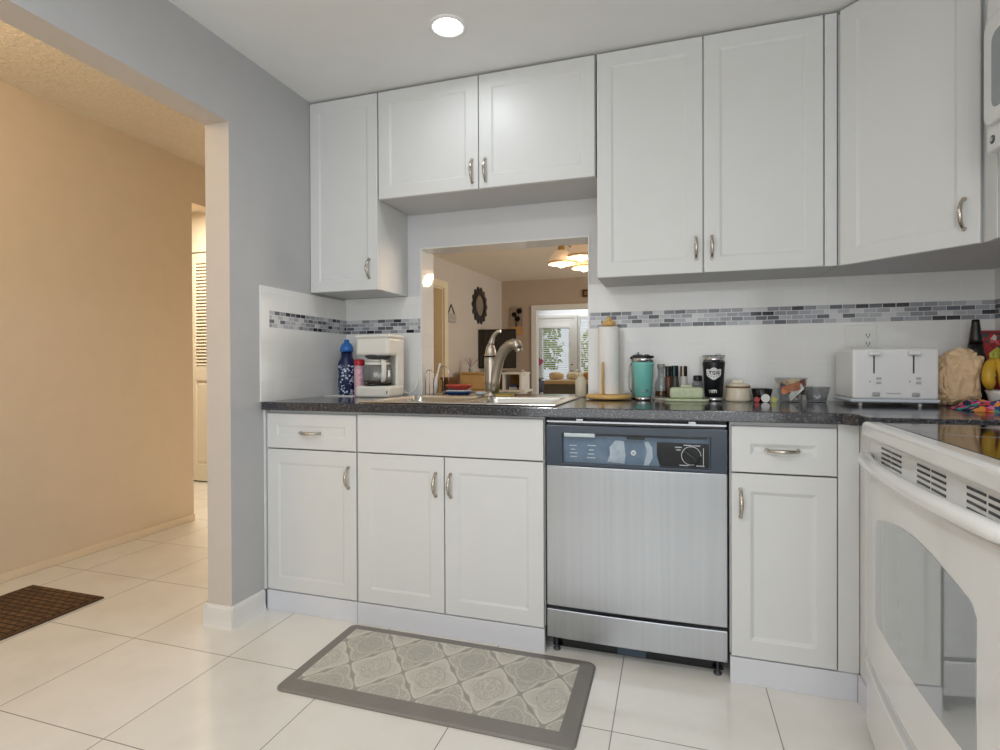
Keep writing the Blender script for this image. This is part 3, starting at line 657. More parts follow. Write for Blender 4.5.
od = bow_slab(MB(), RY0 - 0.004, RY1 + 0.004, lambda y: (0.262, 0.775), RX + 0.008, 2.2475, 0.022).build('oven_door', appl_white, t, bevel=0.006)
mb = MB(); pts = []
for i in range(25):
    y = RY0 - 0.012 + (RY1 - RY0 + 0.024) * i / 24; pts.append((RX + 0.004 - bow(y, 0.046) + (0.016 if i in (0, 24) else 0.004 if i in (1, 23) else 0), y, 0.798 + bow(y, 0.006)))
mb.tube(pts, [0.012, 0.017] + [0.019] * 21 + [0.017, 0.012], 14, flat=0.8)
mb.box(RX - 0.010, RX + 0.012, RY0 - 0.05, RY0 - 0.008, 0.772, 0.80, 0.005).box(RX - 0.010, RX + 0.012, RY1 + 0.008, RY1 + 0.05, 0.772, 0.80, 0.005)
mb.build('oven_handle', appl_white, od)
def wz(y):
    u = abs(y - RC) / 0.268; top = 0.655 + 0.042 * math.cos(min(u, 1) * PI / 2); bot = 0.395
    e = max(0.0, (abs(y - RC) - 0.243) / 0.025); c = 0.025 * (1 - math.sqrt(max(0, 1 - e * e)))
    return bot + c, top - c
bow_slab(MB(), RC + 0.267, RC - 0.267, wz, RX + 0.0065, RX + 0.0085, 0.022, 40).build('oven_window', M('oven_window_grey', srgb(150, 156, 158), 0.04, var=0.02, Specular_IOR_Level=1.0, Coat_Weight=1.0, Coat_Roughness=0.02), od)
dr = bow_slab(MB(), RY0 - 0.004, RY1 + 0.004, lambda y: (0.035, 0.246), RX + 0.012, 2.2475, 0.020).build('storage_drawer', appl_white, t, bevel=0.012)
bow_slab(MB(), RY0 - 0.03, RY1 + 0.03, lambda y: (0.224, 0.240), RX + 0.006, RX + 0.03, 0.026).build('drawer_lip', appl_white, dr, bevel=0.003)
for y in (RY0 - 0.05, RY1 + 0.05): MB().lathe((2.32, y, 0), [(0.016, 0), (0.016, 0.012), (0.008, 0.014), (0.008, 0.032)], 12).build('foot', black_plastic, t)

#  microwave
t = thing('microwave_oven', 'white over-the-stove microwave at the right edge beside the corner cabinet', 'microwave', (2.69, -1.14, 1.615))
MB().box(2.505, 2.874, -1.52, -0.76, 1.62, 2.055, 0.008).build('body', appl_white, t)
mb = MB(); F = lambda a, b, d: (d, a, b)
def rrect(y0, y1, z0, z1, r, n=5):
    o_ = []
    for cy_, cz_, a0 in ((y1 - r, z1 - r, 0), (y0 + r, z1 - r, PI / 2), (y0 + r, z0 + r, PI), (y1 - r, z0 + r, 1.5 * PI)):
        for k in range(n + 1): o_.append((cy_ + r * math.cos(a0 + PI / 2 * k / n), cz_ + r * math.sin(a0 + PI / 2 * k / n)))
    return o_
md = mb.prism(rrect(-1.32, -0.778, 1.683, 1.965, 0.03), F, 2.490, 2.507).build('door', appl_white, t, bevel=0.006)
MB().prism(rrect(-1.24, -0.822, 1.718, 1.915, 0.025), F, 2.4885, 2.492).build('door_window', M('microwave_window_grey', srgb(150, 156, 158), 0.1, var=0.04), md)
MB().prism(rrect(-1.50, -1.34, 1.683, 1.965, 0.02), F, 2.494, 2.507).build('control_pad', appl_white, t, bevel=0.004)
mb = MB(); mb.lathe((2.505, -0.793, 1.650), [(0.011, 0), (0.011, 0.002), (0.008, 0.003)], 20, axis=(-1, 0, 0)); b_ = mb.build('badge', M('badge_dark', srgb(90, 94, 98), 0.3, 0.5), t)
MB().lathe((2.5018, -0.793, 1.650), [(0.006, 0), (0.006, 0.0006)], 16, axis=(-1, 0, 0)).build('badge_centre', M('badge_light', srgb(190, 194, 198), 0.3, 0.5), b_)
MB().box(2.53, 2.85, -1.49, -0.79, 1.612, 1.621).build('underside_grille', dark_grey, t)

# ------------------------------------------------------------------ ceiling light, outlet, mats
for i, (cx, cy) in enumerate(CANS):
    t = thing('recessed_light', ['round white recessed ceiling light above the sink cabinets', 'added unseen recessed ceiling light above the stove side of the kitchen', 'added unseen recessed ceiling light near the hall opening', 'added unseen recessed ceiling light at the back of the kitchen'][i], 'ceiling light', (cx, cy, ZC))
    MB().lathe((cx, cy, ZC), [(0.072, 0.0), (0.072, -0.004), (0.066, -0.007), (0.050, -0.004), (0.049, 0.0)], 40, cap=False).build('trim_ring', M('light_trim_white', srgb(244, 244, 242), 0.35, var=0.01), t)
    MB().lathe((cx, cy, ZC), [(0.049, -0.002), (0.048, 0.02), (0.044, 0.07), (0.030, 0.09), (0.0, 0.092)], 36, cap=False).build('reflector', M('reflector_white', srgb(246, 246, 244), 0.3, var=0.01), t, recalc=False)
    MB().lathe((cx, cy, ZC + 0.012), [(0.0, 0.0), (0.014, 0.002), (0.022, 0.012), (0.024, 0.03), (0.018, 0.055), (0.014, 0.078)], 24, cap=False).build('bulb', glow('bulb_glow', (1, 0.98, 0.95, 1), 6.0), t)

plate_m = M('outlet_plate', srgb(234, 234, 230), 0.3, var=0.01)
t = thing('outlet_plate', 'white two-gang wall plate with a switch and an outlet above the toaster', 'outlet', (2.423, -0.008, 1.155))
MB().box(2.366, 2.481, -0.0135, -0.0082, 1.098, 1.212, 0.002).build('plate', plate_m, t)
MB().box(2.383, 2.412, -0.0165, -0.013, 1.122, 1.188, 0.0015).build('rocker_switch', plate_m, t)
o = MB().box(2.434, 2.465, -0.0158, -0.013, 1.120, 1.190, 0.0015).build('outlet', plate_m, t)
mb = MB()
for zc in (1.138, 1.172): mb.box(2.442, 2.4445, -0.0163, -0.0155, zc - 0.005, zc + 0.006).box(2.4535, 2.456, -0.0163, -0.0155, zc - 0.006, zc + 0.006)
mb.lathe((2.4493, -0.0155, 1.163), [(0.0028, 0), (0.0028, 0.0008)], 10, axis=(0, -1, 0)).lathe((2.4493, -0.0155, 1.129), [(0.0028, 0), (0.0028, 0.0008)], 10, axis=(0, -1, 0)); mb.build('outlet_slots', dark_grey, o)

def mat_pattern():
    t = NT('medallion_pattern'); p = t.p; p.inputs['Roughness'].default_value = 0.55
    sp = t.n('ShaderNodeSeparateXYZ'); t.l(t.obj(), sp.inputs[0])
    ax, ay = 0.205, 0.262
    X = t.math('MULTIPLY', sp.outputs[0], 2 * PI / (ax * 2) * 1.0); Y = t.math('MULTIPLY', sp.outputs[1], 2 * PI / ay)
    X = t.math('MULTIPLY', X, 2.0); X = t.math('ADD', X, 0.6); Y = t.math('ADD', Y, 0.9)
    cx_ = t.math('COSINE', X); cy_ = t.math('COSINE', Y)
    wob = t.math('MULTIPLY', t.math('COSINE', t.math('MULTIPLY', X, 3.0)), 0.24); wob2 = t.math('MULTIPLY', t.math('COSINE', t.math('MULTIPLY', Y, 3.0)), 0.24)
    Fv = t.math('ADD', t.math('ADD', cx_, cy_), t.math('ADD', wob, wob2)); A = t.math('ABSOLUTE', Fv)
    nz = t.n('ShaderNodeTexNoise', Scale=48.0, Detail=4.0, Distortion=2.0); t.l(t.obj(), nz.inputs['Vector'])
    fil = t.ramp(nz.outputs['Fac'], [(0.42, (0, 0, 0, 1)), (0.5, (1, 1, 1, 1)), (0.58, (0, 0, 0, 1))])
    ln = t.math('LESS_THAN', A, 0.09); band = t.math('MULTIPLY', t.math('GREATER_THAN', A, 0.20), t.math('LESS_THAN', A, 0.36))
    med = t.math('GREATER_THAN', t.math('ABSOLUTE', t.math('ADD', cx_, cy_)), 1.15)
    gr = t.math('GREATER_THAN', Fv, 0.0)
    light = srgb(200, 197, 186); mid = srgb(176, 173, 162); dark = srgb(146, 143, 135); cre = srgb(220, 217, 206)
    col = t.mix(gr, mid, light); col = t.mix(med, col, t.mix(gr, srgb(186, 183, 174), srgb(206, 203, 192)))
    col = t.mix(t.math('MULTIPLY', fil, 0.8), col, t.mix(med, srgb(205, 202, 192), srgb(168, 165, 156)))
    F0 = t.math('ABSOLUTE', t.math('ADD', cx_, cy_)); an = t.math('MULTIPLY', t.math('GREATER_THAN', F0, 1.05), t.math('LESS_THAN', F0, 1.17)); pet = t.math('GREATER_THAN', t.math('SINE', t.math('ADD', t.math('MULTIPLY', F0, 22.0), t.math('MULTIPLY', nz.outputs['Fac'], 14.0))), 0.45)
    col = t.mix(t.math('MULTIPLY', t.math('MULTIPLY', pet, t.math('GREATER_THAN', F0, 0.45)), 0.5), col, t.mix(gr, srgb(158, 155, 146), srgb(172, 169, 159)))
    col = t.mix(t.math('MULTIPLY', an, 0.6), col, t.mix(gr, srgb(206, 203, 192), srgb(166, 163, 154)))
    col = t.mix(t.math('MULTIPLY', band, 0.45), col, cre); col = t.mix(t.math('MULTIPLY', ln, 0.8), col, dark)
    t.l(col, p.inputs['Base Color']); return t.m
t = thing('kitchen_mat', 'cushioned grey kitchen mat with a pale medallion pattern in front of the sink cabinet', 'mat', (0.943, -0.885, 0), rz=0.0)
mx0, mx1, my0, my1 = 0.450, 1.436, -1.112, -0.650
def rect2(i, r, n=6):
    x0, x1, y0, y1 = mx0 + i, mx1 - i, my0 + i, my1 - i; o_ = []
    for a, b, a0 in ((x1 - r, y1 - r, 0), (x0 + r, y1 - r, PI / 2), (x0 + r, y0 + r, PI), (x1 - r, y0 + r, 1.5 * PI)):
        for k in range(n + 1): o_.append((a + r * math.cos(a0 + PI / 2 * k / n), b + r * math.sin(a0 + PI / 2 * k / n)))
    return o_
prof = [(0.0, 0.0005), (0.0, 0.004), (0.006, 0.009), (0.045, 0.0165), (0.050, 0.017)]
rings = [[(x, y, z) for x, y in rect2(i, max(0.004, 0.03 - i * 0.6))] for i, z in prof]; n = len(rings[0])
MB().faces([v for r in rings for v in r], [(k * n + i, k * n + (i + 1) % n, (k + 1) * n + (i + 1) % n, (k + 1) * n + i) for k in range(len(rings) - 1) for i in range(n)] + [tuple(range((len(rings) - 1) * n, len(rings) * n)), tuple(range(n))[::-1]]).build('border', M('mat_border_grey', srgb(128, 124, 118), 0.5, var=0.05, bump=0.1, bscale=200), t)
MB().box(mx0 + 0.052, mx1 - 0.052, my0 + 0.052, my1 - 0.052, 0.0165, 0.0178, 0.0005).build('patterned_top', mat_pattern(), t)

def doormat_m():
    t = NT('brown_doormat'); p = t.p; p.inputs['Roughness'].default_value = 0.95
    ck = t.n('ShaderNodeTexBrick', offset=0.5); t.l(t.obj(), ck.inputs['Vector'])
    for k, v in (('Scale', 1.0), ('Brick Width', 0.05), ('Row Height', 0.028), ('Mortar Size', 0.005), ('Mortar Smooth', 0.4)): ck.inputs[k].default_value = v
    ck.inputs['Color1'].default_value = srgb(122, 88, 52); ck.inputs['Color2'].default_value = srgb(98, 70, 42); ck.inputs['Mortar'].default_value = srgb(56, 40, 26)
    nz = t.n('ShaderNodeTexNoise', Scale=120.0, Detail=2.0); t.l(t.obj(), nz.inputs['Vector'])
    mx = t.n('ShaderNodeMix'); mx.data_type = 'RGBA'; mx.blend_type = 'MULTIPLY'; mx.inputs[0].default_value = 0.6
    t.l(ck.outputs['Color'], mx.inputs[6]); t.l(t.ramp(nz.outputs['Fac'], [(0.35, (0.55, 0.55, 0.55, 1)), (0.65, (1, 1, 1, 1))]), mx.inputs[7]); t.l(mx.outputs[2], p.inputs['Base Color'])
    return t.m
t = thing('door_mat', 'brown woven-look door mat on the hall floor by the tan wall', 'mat', (-1.0, -1.1, 0))
MB().box(-1.235, -0.795, -1.50, -0.765, 0.002, 0.012, 0.003).build('pile', doormat_m(), t)
MB().box(-1.247, -0.778, -1.515, -0.757, 0.0005, 0.008, 0.002).build('edging', M('doormat_edge', srgb(84, 60, 38), 0.9), t)

# ------------------------------------------------------------------ things on the worktop
cm_white = M('coffee_maker_white', srgb(236, 232, 222), 0.3, var=0.01)
t = thing('coffee_maker', 'white drip coffee maker on the worktop left of the sink', 'coffee maker', (0.305, -0.18, ZT))
base = MB().box(0.222, 0.404, -0.262, -0.10, ZT, ZT + 0.056, 0.012, 3).build('base', cm_white, t)
MB().lathe((0.305, -0.19, ZT + 0.0555), [(0.07, 0), (0.07, 0.003), (0.066, 0.004)], 30).build('warming_plate', black_plastic, base)
MB().box(0.222, 0.400, -0.120, -0.095, ZT + 0.05, 1.195, 0.008, 3).box(0.384, 0.4005, -0.165, -0.0955, ZT + 0.05, 1.194, 0.006).build('water_tank', cm_white, t)
MB().box(0.222, 0.402, -0.258, -0.105, 1.105, 1.192, 0.014, 3).build('brew_head', cm_white, t)
MB().box(0.220, 0.406, -0.262, -0.098, 1.19, 1.206, 0.006).build('lid', cm_white, t)
MB().lathe((0.305, -0.19, 1.088), [(0.045, 0), (0.06, 0.010), (0.065, 0.020)], 26).build('filter_basket', dark_grey, t)
MB().box(0.392, 0.397, -0.264, -0.259, 0.922, 0.935, 0.001).build('power_switch', dark_grey, base)
MB().tube([(0.395, -0.105, 0.93), (0.42, -0.09, 0.912), (0.437, -0.05, 0.935), (0.443, -0.022, 0.985)], 0.0032, 8).build('power_cord', cm_white, t)
CX, CY, CZ = 0.305, -0.19, 0.9625
t = thing('coffee_carafe', 'glass coffee carafe with white handle on the coffee maker plate', 'carafe', (CX, CY, CZ))
MB().lathe((CX, CY, CZ), [(0.0, 0.0), (0.060, 0.0), (0.068, 0.01), (0.073, 0.04), (0.071, 0.075), (0.060, 0.102), (0.053, 0.112), (0.051, 0.112), (0.058, 0.101), (0.069, 0.075), (0.071, 0.04), (0.066, 0.012), (0.058, 0.003), (0.0, 0.003)], 32, cap=False).build('glass_jug', clear_glass, t)
MB().lathe((CX, CY, CZ + 0.0055), [(0.063, 0), (0.0675, 0.008), (0.0685, 0.014), (0.0, 0.0142)], 28, cap=False).build('coffee', M('coffee_liquid', srgb(62, 46, 34), 0.1), t)
MB().lathe((CX, CY, CZ + 0.113), [(0.055, 0), (0.056, 0.004), (0.048, 0.009), (0.0, 0.0095)], 28).build('lid', cm_white, t)
mb = MB(); hx, hy = 0.72, -0.69
hpts = [(0.053, 0.113), (0.078, 0.118), (0.096, 0.110), (0.102, 0.085), (0.099, 0.045), (0.090, 0.022), (0.070, 0.016)]
mb.tube([(CX + r * hx, CY + r * hy, CZ + z) for r, z in hpts], [0.008, 0.009, 0.012, 0.012, 0.012, 0.010, 0.006], 10, flat=0.7); mb.build('handle', cm_white, t)
MB().lathe((CX, CY, CZ + 0.098), [(0.0625, 0), (0.0625, 0.012), (0.0590, 0.012)], 28, cap=False).build('collar_band', cm_white, t)

def floral():
    t = NT('navy_floral'); p = t.p; p.inputs['Roughness'].default_value = 0.3
    v = t.n('ShaderNodeTexVoronoi', Scale=75.0); t.l(t.obj(), v.inputs['Vector'])
    nz = t.n('ShaderNodeTexNoise', Scale=28.0, Detail=2.0); t.l(t.obj(), nz.inputs['Vector'])
    sp = t.n('ShaderNodeSeparateXYZ'); t.l(t.obj(), sp.inputs[0])
    fl_ = t.math('MULTIPLY', t.math('LESS_THAN', v.outputs['Distance'], 0.42), t.math('GREATER_THAN', nz.outputs['Fac'], 0.40)); fl_ = t.math('MULTIPLY', fl_, t.math('LESS_THAN', sp.outputs[2], 0.155))
    t.l(t.mix(fl_, srgb(22, 32, 78), srgb(196, 208, 226)), p.inputs['Base Color']); return t.m
t = thing('water_bottle', 'navy water bottle with white floral print and bright blue cap', 'bottle', (0.09, -0.13, ZT + 0.0035))
z0 = ZT + 0.0035
MB().lathe((0.09, -0.13, z0), [(0.041, 0), (0.045, 0.006), (0.045, 0.15), (0.042, 0.172), (0.030, 0.192), (0.029, 0.222)], 30).build('body', floral(), t)
cp_ = MB().lathe((0.09, -0.13, z0 + 0.2225), [(0.033, 0), (0.034, 0.012), (0.032, 0.026), (0.022, 0.042), (0.013, 0.048), (0.013, 0.06), (0.008, 0.063)], 26).build('cap', M('cap_blue', srgb(44, 112, 190), 0.35), t)
t = thing('paper_sheet', 'white sheet lying on the worktop under the navy bottle', 'paper', (0.10, -0.14, ZT))
MB().box(0.02, 0.19, -0.225, -0.03, ZT + 0.0003, ZT + 0.0033, 0.001).build('sheet', M('paper_white', srgb(238, 238, 234), 0.8), t)
t = thing('shaker_bottle', 'small red-capped bottle with pink label between navy bottle and coffee maker', 'bottle', (0.176, -0.15, ZT + 0.0035))
MB().lathe((0.176, -0.15, ZT + 0.0035), [(0.024, 0), (0.026, 0.006), (0.026, 0.14), (0.022, 0.152)], 22).build('body', M('label_pink', srgb(226, 178, 188), 0.4, var=0.35, scale=60), t)
MB().lathe((0.176, -0.15, ZT + 0.156), [(0.025, 0), (0.026, 0.004), (0.026, 0.026), (0.022, 0.03)], 22).build('cap', M('cap_red', srgb(204, 40, 56), 0.35), t)

# caddy with brush, plates, soap on the ledge
t = thing('wire_caddy', 'nickel wire caddy with two tall arches at the left end of the ledge', 'caddy', (0.512, 0.045, ZT))
MB().box(0.466, 0.560, 0.015, 0.08, ZT, ZT + 0.007, 0.002).build('tray', nickel, t)
for xo, y in ((0.484, 0.025), (0.542, 0.07)):
    mb = MB(); a_ = [(xo + (-0.022 if y < 0.05 else -0.03) * math.cos(k * PI / 14), y, ZT + 0.006 + (0.095 if y < 0.05 else 0.115) + 0.03 * math.sin(k * PI / 14)) for k in range(15)]
    mb.tube([(a_[0][0], y, ZT + 0.006)] + a_ + [(a_[-1][0], y, ZT + 0.006)], 0.0026, 8)
    mb.tube([(xo, y, ZT + 0.006), (xo, y, a_[7][2])], 0.0018, 6); mb.build('wire_arch', nickel, t)
t = thing('dish_brush', 'white dish brush leaning upright in the wire caddy', 'brush', (0.513, 0.05, ZT + 0.008))
mb = MB(); mb.tube([(0.505, 0.05, ZT + 0.009), (0.507, 0.05, ZT + 0.05), (0.512, 0.05, ZT + 0.085), (0.522, 0.05, ZT + 0.12), (0.533, 0.05, ZT + 0.165)], [0.014, 0.016, 0.010, 0.0055, 0.007], 12, flat=0.6); mb.build('handle', M('brush_white', srgb(240, 240, 238), 0.35), t)
def plate(name, label, c, r, h, col, rimc, group=None):
    t = thing(name, label, 'plate', c, group=group)
    MB().lathe(c, [(0.0, 0.0), (r * 0.6, 0.0), (r * 0.75, h * 0.3), (r, h * 0.85), (r, h), (r * 0.95, h), (r * 0.72, h * 0.5), (r * 0.58, h * 0.25), (0, h * 0.25)], 36, cap=False).build('dish', M(name + '_glaze', col, 0.2), t)
plate('serving_plate', 'deep blue plate at the bottom of the small stack behind the sink', (0.625, 0.08, ZT), 0.085, 0.018, srgb(40, 84, 146), None)
t = thing('folded_cloth', 'pale folded cloth between the blue and red dishes', 'cloth', (0.625, 0.08, ZT + 0.0185))
MB().box(0.575, 0.678, 0.03, 0.13, ZT + 0.0187, ZT + 0.026, 0.003).build('cloth', M('cloth_pale', srgb(210, 216, 220), 0.9), t)
plate('small_dish', 'red-rimmed dish on top of the small stack behind the sink', (0.628, 0.08, ZT + 0.0265), 0.07, 0.026, srgb(196, 70, 54), None)
t = thing('soap_bar', 'pale blue soap bar right of the blue plate', 'soap', (0.745, 0.09, ZT))
MB().box(0.722, 0.772, 0.075, 0.105, ZT, ZT + 0.018, 0.007, 3).build('bar', M('soap_pale', srgb(206, 220, 226), 0.4), t)
t = thing('lotion_bottle', 'cream pump bottle at the right end of the ledge', 'bottle', (1.272, 0.045, ZT))
MB().lathe((1.272, 0.045, ZT), [(0.024, 0), (0.027, 0.005), (0.027, 0.075), (0.018, 0.095), (0.012, 0.10)], 22).build('body', M('lotion_cream', srgb(222, 214, 190), 0.25, var=0.08), t)
mb = MB().lathe((1.272, 0.045, ZT + 0.1005), [(0.013, 0), (0.013, 0.012), (0.005, 0.014), (0.005, 0.028)], 16); mb.tube([(1.272, 0.045, ZT + 0.128), (1.262, 0.038, ZT + 0.130), (1.248, 0.028, ZT + 0.125)], 0.004, 8); mb.build('pump', cream, t)
t = thing('rim_reflection', 'tan and green scrub pad on the back rim of the sink', 'reflection stand-in', (0.93, -0.10, ZT + 0.0075))  # reflection in the sink rim, built as a coloured slab; no pad lies here
MB().box(0.885, 0.975, -0.135, -0.075, ZT + 0.0075, ZT + 0.016, 0.003).build('tan_layer', M('reflection_tan', srgb(196, 158, 92), 0.9, bump=0.4), t)
MB().box(0.885, 0.975, -0.135, -0.075, ZT + 0.0162, ZT + 0.020, 0.0015).build('green_layer', M('reflection_green', srgb(128, 136, 74), 0.95, bump=0.4), t)

# paper towels
px_, py_ = 1.424, -0.125
t = thing('paper_towel_holder', 'light wood paper towel holder with round base beside the opening', 'paper towel holder', (px_, py_, ZT))
mb = MB().lathe((px_, py_, ZT), [(0.094, 0.004), (0.101, 0.006), (0.102, 0.014), (0.097, 0.022), (0.0, 0.0235)], 44)
mb.build('base', wood_light, t)
MB().lathe((px_, py_, ZT + 0.0235), [(0.010, 0), (0.010, 0.29), (0.010, 0.299)], 16).build('post', wood_light, t)
MB().lathe((px_, py_, ZT + 0.322), [(0.010, 0), (0.027, 0.004), (0.030, 0.014), (0.026, 0.024), (0.012, 0.029), (0.010, 0.032), (0.013, 0.036), (0.010, 0.042), (0.0, 0.043)], 26).build('finial', wood_light, t)
MB().tube([(px_ - 0.02, py_ - 0.056, ZT + 0.022), (px_ - 0.02, py_ - 0.056, ZT + 0.15), (px_ - 0.02, py_ - 0.056, ZT + 0.166)], [0.006, 0.006, 0.004], 10).build('tension_arm', wood_light, t)
t = thing('paper_towel_roll', 'white paper towel roll on the wooden holder', 'paper towel', (px_, py_, ZT + 0.0245))
MB().lathe((px_, py_, ZT + 0.0245), [(0.02, 0), (0.0465, 0.0), (0.0475, 0.003), (0.0475, 0.292), (0.0465, 0.295), (0.02, 0.295), (0.02, 0.0)], 48, cap=False).build('roll', M('paper_towel', srgb(244, 243, 240), 0.9, var=0.01, bump=0.25, bscale=180), t)

def on_cyl(cx, cy, r, a0, zc):
    return lambda x, y, d: (cx + (r + d) * math.sin(a0 + x / r), cy - (r + d) * math.cos(a0 + x / r), zc + y)
def tumbler(label, c, col, lid_mat, ink_m, tx, emblem=False):
    x, y = c; t = thing('tumbler', label, 'tumbler', (x, y, ZT)); a0 = math.atan2(1.689 - x, (y + 2.572))
    MB().lathe((x, y, ZT), [(0.031, 0), (0.0335, 0.004), (0.0335, 0.017)], 34).build('steel_base', chrome, t)
    body = MB().lathe((x, y, ZT + 0.0175), [(0.0335, 0), (0.0352, 0.001), (0.043, 0.125), (0.0445, 0.138), (0.0445, 0.146)], 36).build('body', M('tumbler_coat', col, 0.38, var=0.015), t)
    MB().lathe((x, y, ZT + 0.164), [(0.0438, 0), (0.0436, 0.017), (0.042, 0.018)], 34).build('steel_rim', chrome, t)
    lid = MB().lathe((x, y, ZT + 0.1825), [(0.0445, 0), (0.0455, 0.002), (0.0455, 0.008), (0.041, 0.009), (0.039, 0.006), (0, 0.006)], 34).build('lid', lid_mat, t)
    MB().box(x + 0.006, x + 0.026, y - 0.02, y + 0.01, ZT + 0.1892, ZT + 0.197, 0.002).build('lid_slider', lid_mat, lid)
    text_mesh('lettering', 'YETI', 0.0165, ink_m, body, on_cyl(x, y, 0.0378, a0 + (0.15 if not emblem else -0.1), ZT + 0.041), bold=0.0006)
    return t, body, a0
ink_teal = M('etched_grey', srgb(120, 140, 146), 0.3, 0.4); ink_light = M('etched_silver', srgb(206, 206, 200), 0.3, 0.4)
tumbler('teal steel tumbler with black lid beside the paper towels', (1.572, -0.155), srgb(126, 206, 196), black_plastic, ink_teal, 0)
t, body, a0 = tumbler('black steel tumbler with a white shield emblem and clear lid', (1.857, -0.135), srgb(16, 18, 26), smoke_glass, ink_light, 0, True)
em = [(-0.032, 0.016), (-0.027, 0.0205), (-0.014, 0.0185), (-0.008, 0.024), (0.0, 0.027), (0.008, 0.024), (0.014, 0.0185), (0.027, 0.0205), (0.032, 0.016), (0.029, 0.008), (0.030, 0.0), (0.026, -0.009), (0.016, -0.016), (0.006, -0.023), (0.0, -0.025), (-0.006, -0.023), (-0.016, -0.016), (-0.026, -0.009), (-0.030, 0.0), (-0.029, 0.008)]
oc = on_cyl(1.857, -0.135, 0.0423, a0, ZT + 0.114)
mb = MB(); cols = []
vsx = [oc(a, b, 0.0011) for a, b in em]; cen = [oc(a * 0.5, b * 0.5, 0.0011) for a, b in em]; n = len(em)
mb.faces(vsx + cen + [oc(0, 0, 0.0011)], [(i, (i + 1) % n, n + (i + 1) % n, n + i) for i in range(n)] + [(n + i, n + (i + 1) % n, 2 * n) for i in range(n)]); e_ = mb.build('emblem', M('emblem_white', srgb(226, 228, 228), 0.4), body)
mb = MB()
def chip(mb, x0, x1, z0, z1, sk=0.0): mb.faces([oc(x0, z0, 0.0017), oc(x1, z0, 0.0017), oc(x1 + sk, z1, 0.0017), oc(x0 + sk, z1, 0.0017)], [(0, 1, 2, 3)])
chip(mb, -0.019, -0.007, 0.009, 0.012); chip(mb, -0.0148, -0.0115, -0.002, 0.009); chip(mb, -0.004, 0.006, 0.009, 0.012); chip(mb, -0.005, -0.002, 0.003, 0.009); chip(mb, -0.004, 0.006, 0.002, 0.005); chip(mb, 0.003, 0.006, -0.003, 0.003); chip(mb, -0.005, 0.005, -0.004, -0.0015)
for k in (0.009, 0.0135, 0.018): chip(mb, k, k + 0.0026, -0.002, 0.012, 0.001)
for a, b in ((-0.023, 0.002), (-0.02, -0.006), (-0.009, -0.009), (0.0, -0.012), (0.009, -0.009), (0.02, -0.006), (0.023, 0.002)): chip(mb, a - 0.0016, a + 0.0016, b - 0.0016, b + 0.0016)
mb.build('emblem_marks', M('emblem_black', srgb(24, 26, 32), 0.4), e_, recalc=False)

# french press behind the teal tumbler
t = thing('french_press', 'glass french press with black domed lid behind the teal tumbler', 'french press', (1.546, -0.052, ZT))
MB().lathe((1.546, -0.052, ZT + 0.006), [(0.0, 0), (0.029, 0.0), (0.030, 0.005), (0.030, 0.17), (0.0285, 0.17), (0.0285, 0.006), (0, 0.004)], 30, cap=False).build('beaker', clear_glass, t)
MB().lathe((1.546, -0.052, ZT), [(0.032, 0), (0.032, 0.0055)], 28).build('base', black_plastic, t)
ld = MB().lathe((1.546, -0.052, ZT + 0.1765), [(0.029, 0), (0.037, 0.004), (0.036, 0.010), (0.024, 0.020), (0.006, 0.024)], 28).build('lid', black_plastic, t)
MB().lathe((1.546, -0.052, ZT + 0.202), [(0.003, 0), (0.003, 0.002), (0.006, 0.003), (0.006, 0.005), (0.0, 0.006)], 14).build('plunger_knob', black_plastic, ld)
mb = MB(); mb.tube([(1.517, -0.054, ZT + 0.16), (1.508, -0.056, ZT + 0.145), (1.504, -0.056, ZT + 0.10), (1.506, -0.056, ZT + 0.05), (1.517, -0.054, ZT + 0.03)], 0.0022, 8)
mb.build('handle', nickel, t)

# jars by the butter dish
t = thing('syrup_bottle', 'clear glass bottle with brown liquid right of the teal tumbler', 'bottle', (1.645, -0.085, ZT + 0.0085))
z0 = ZT + 0.0085
MB().lathe((1.645, -0.085, z0), [(0.0, 0), (0.026, 0), (0.027, 0.006), (0.027, 0.06), (0.014, 0.095), (0.0135, 0.125), (0.012, 0.125), (0.0125, 0.094), (0.025, 0.059), (0.025, 0.008), (0, 0.006)], 26, cap=False).build('glass', clear_glass, t)
MB().lathe((1.645, -0.085, z0 + 0.0065), [(0.0245, 0), (0.0248, 0.022), (0, 0.0221)], 22).build('syrup', M('syrup_brown', srgb(112, 74, 40), 0.1), t)
MB().lathe((1.645, -0.085, z0 + 0.1255), [(0.016, 0), (0.016, 0.02), (0.012, 0.022)], 18).build('stopper', M('stopper_grey', srgb(168, 164, 156), 0.4), t)
t = thing('coaster', 'small pale coaster under the clear syrup bottle', 'coaster', (1.645, -0.085, ZT)); MB().lathe((1.645, -0.085, ZT), [(0.034, 0), (0.036, 0.003), (0.035, 0.008)], 26).build('disc', cream, t)
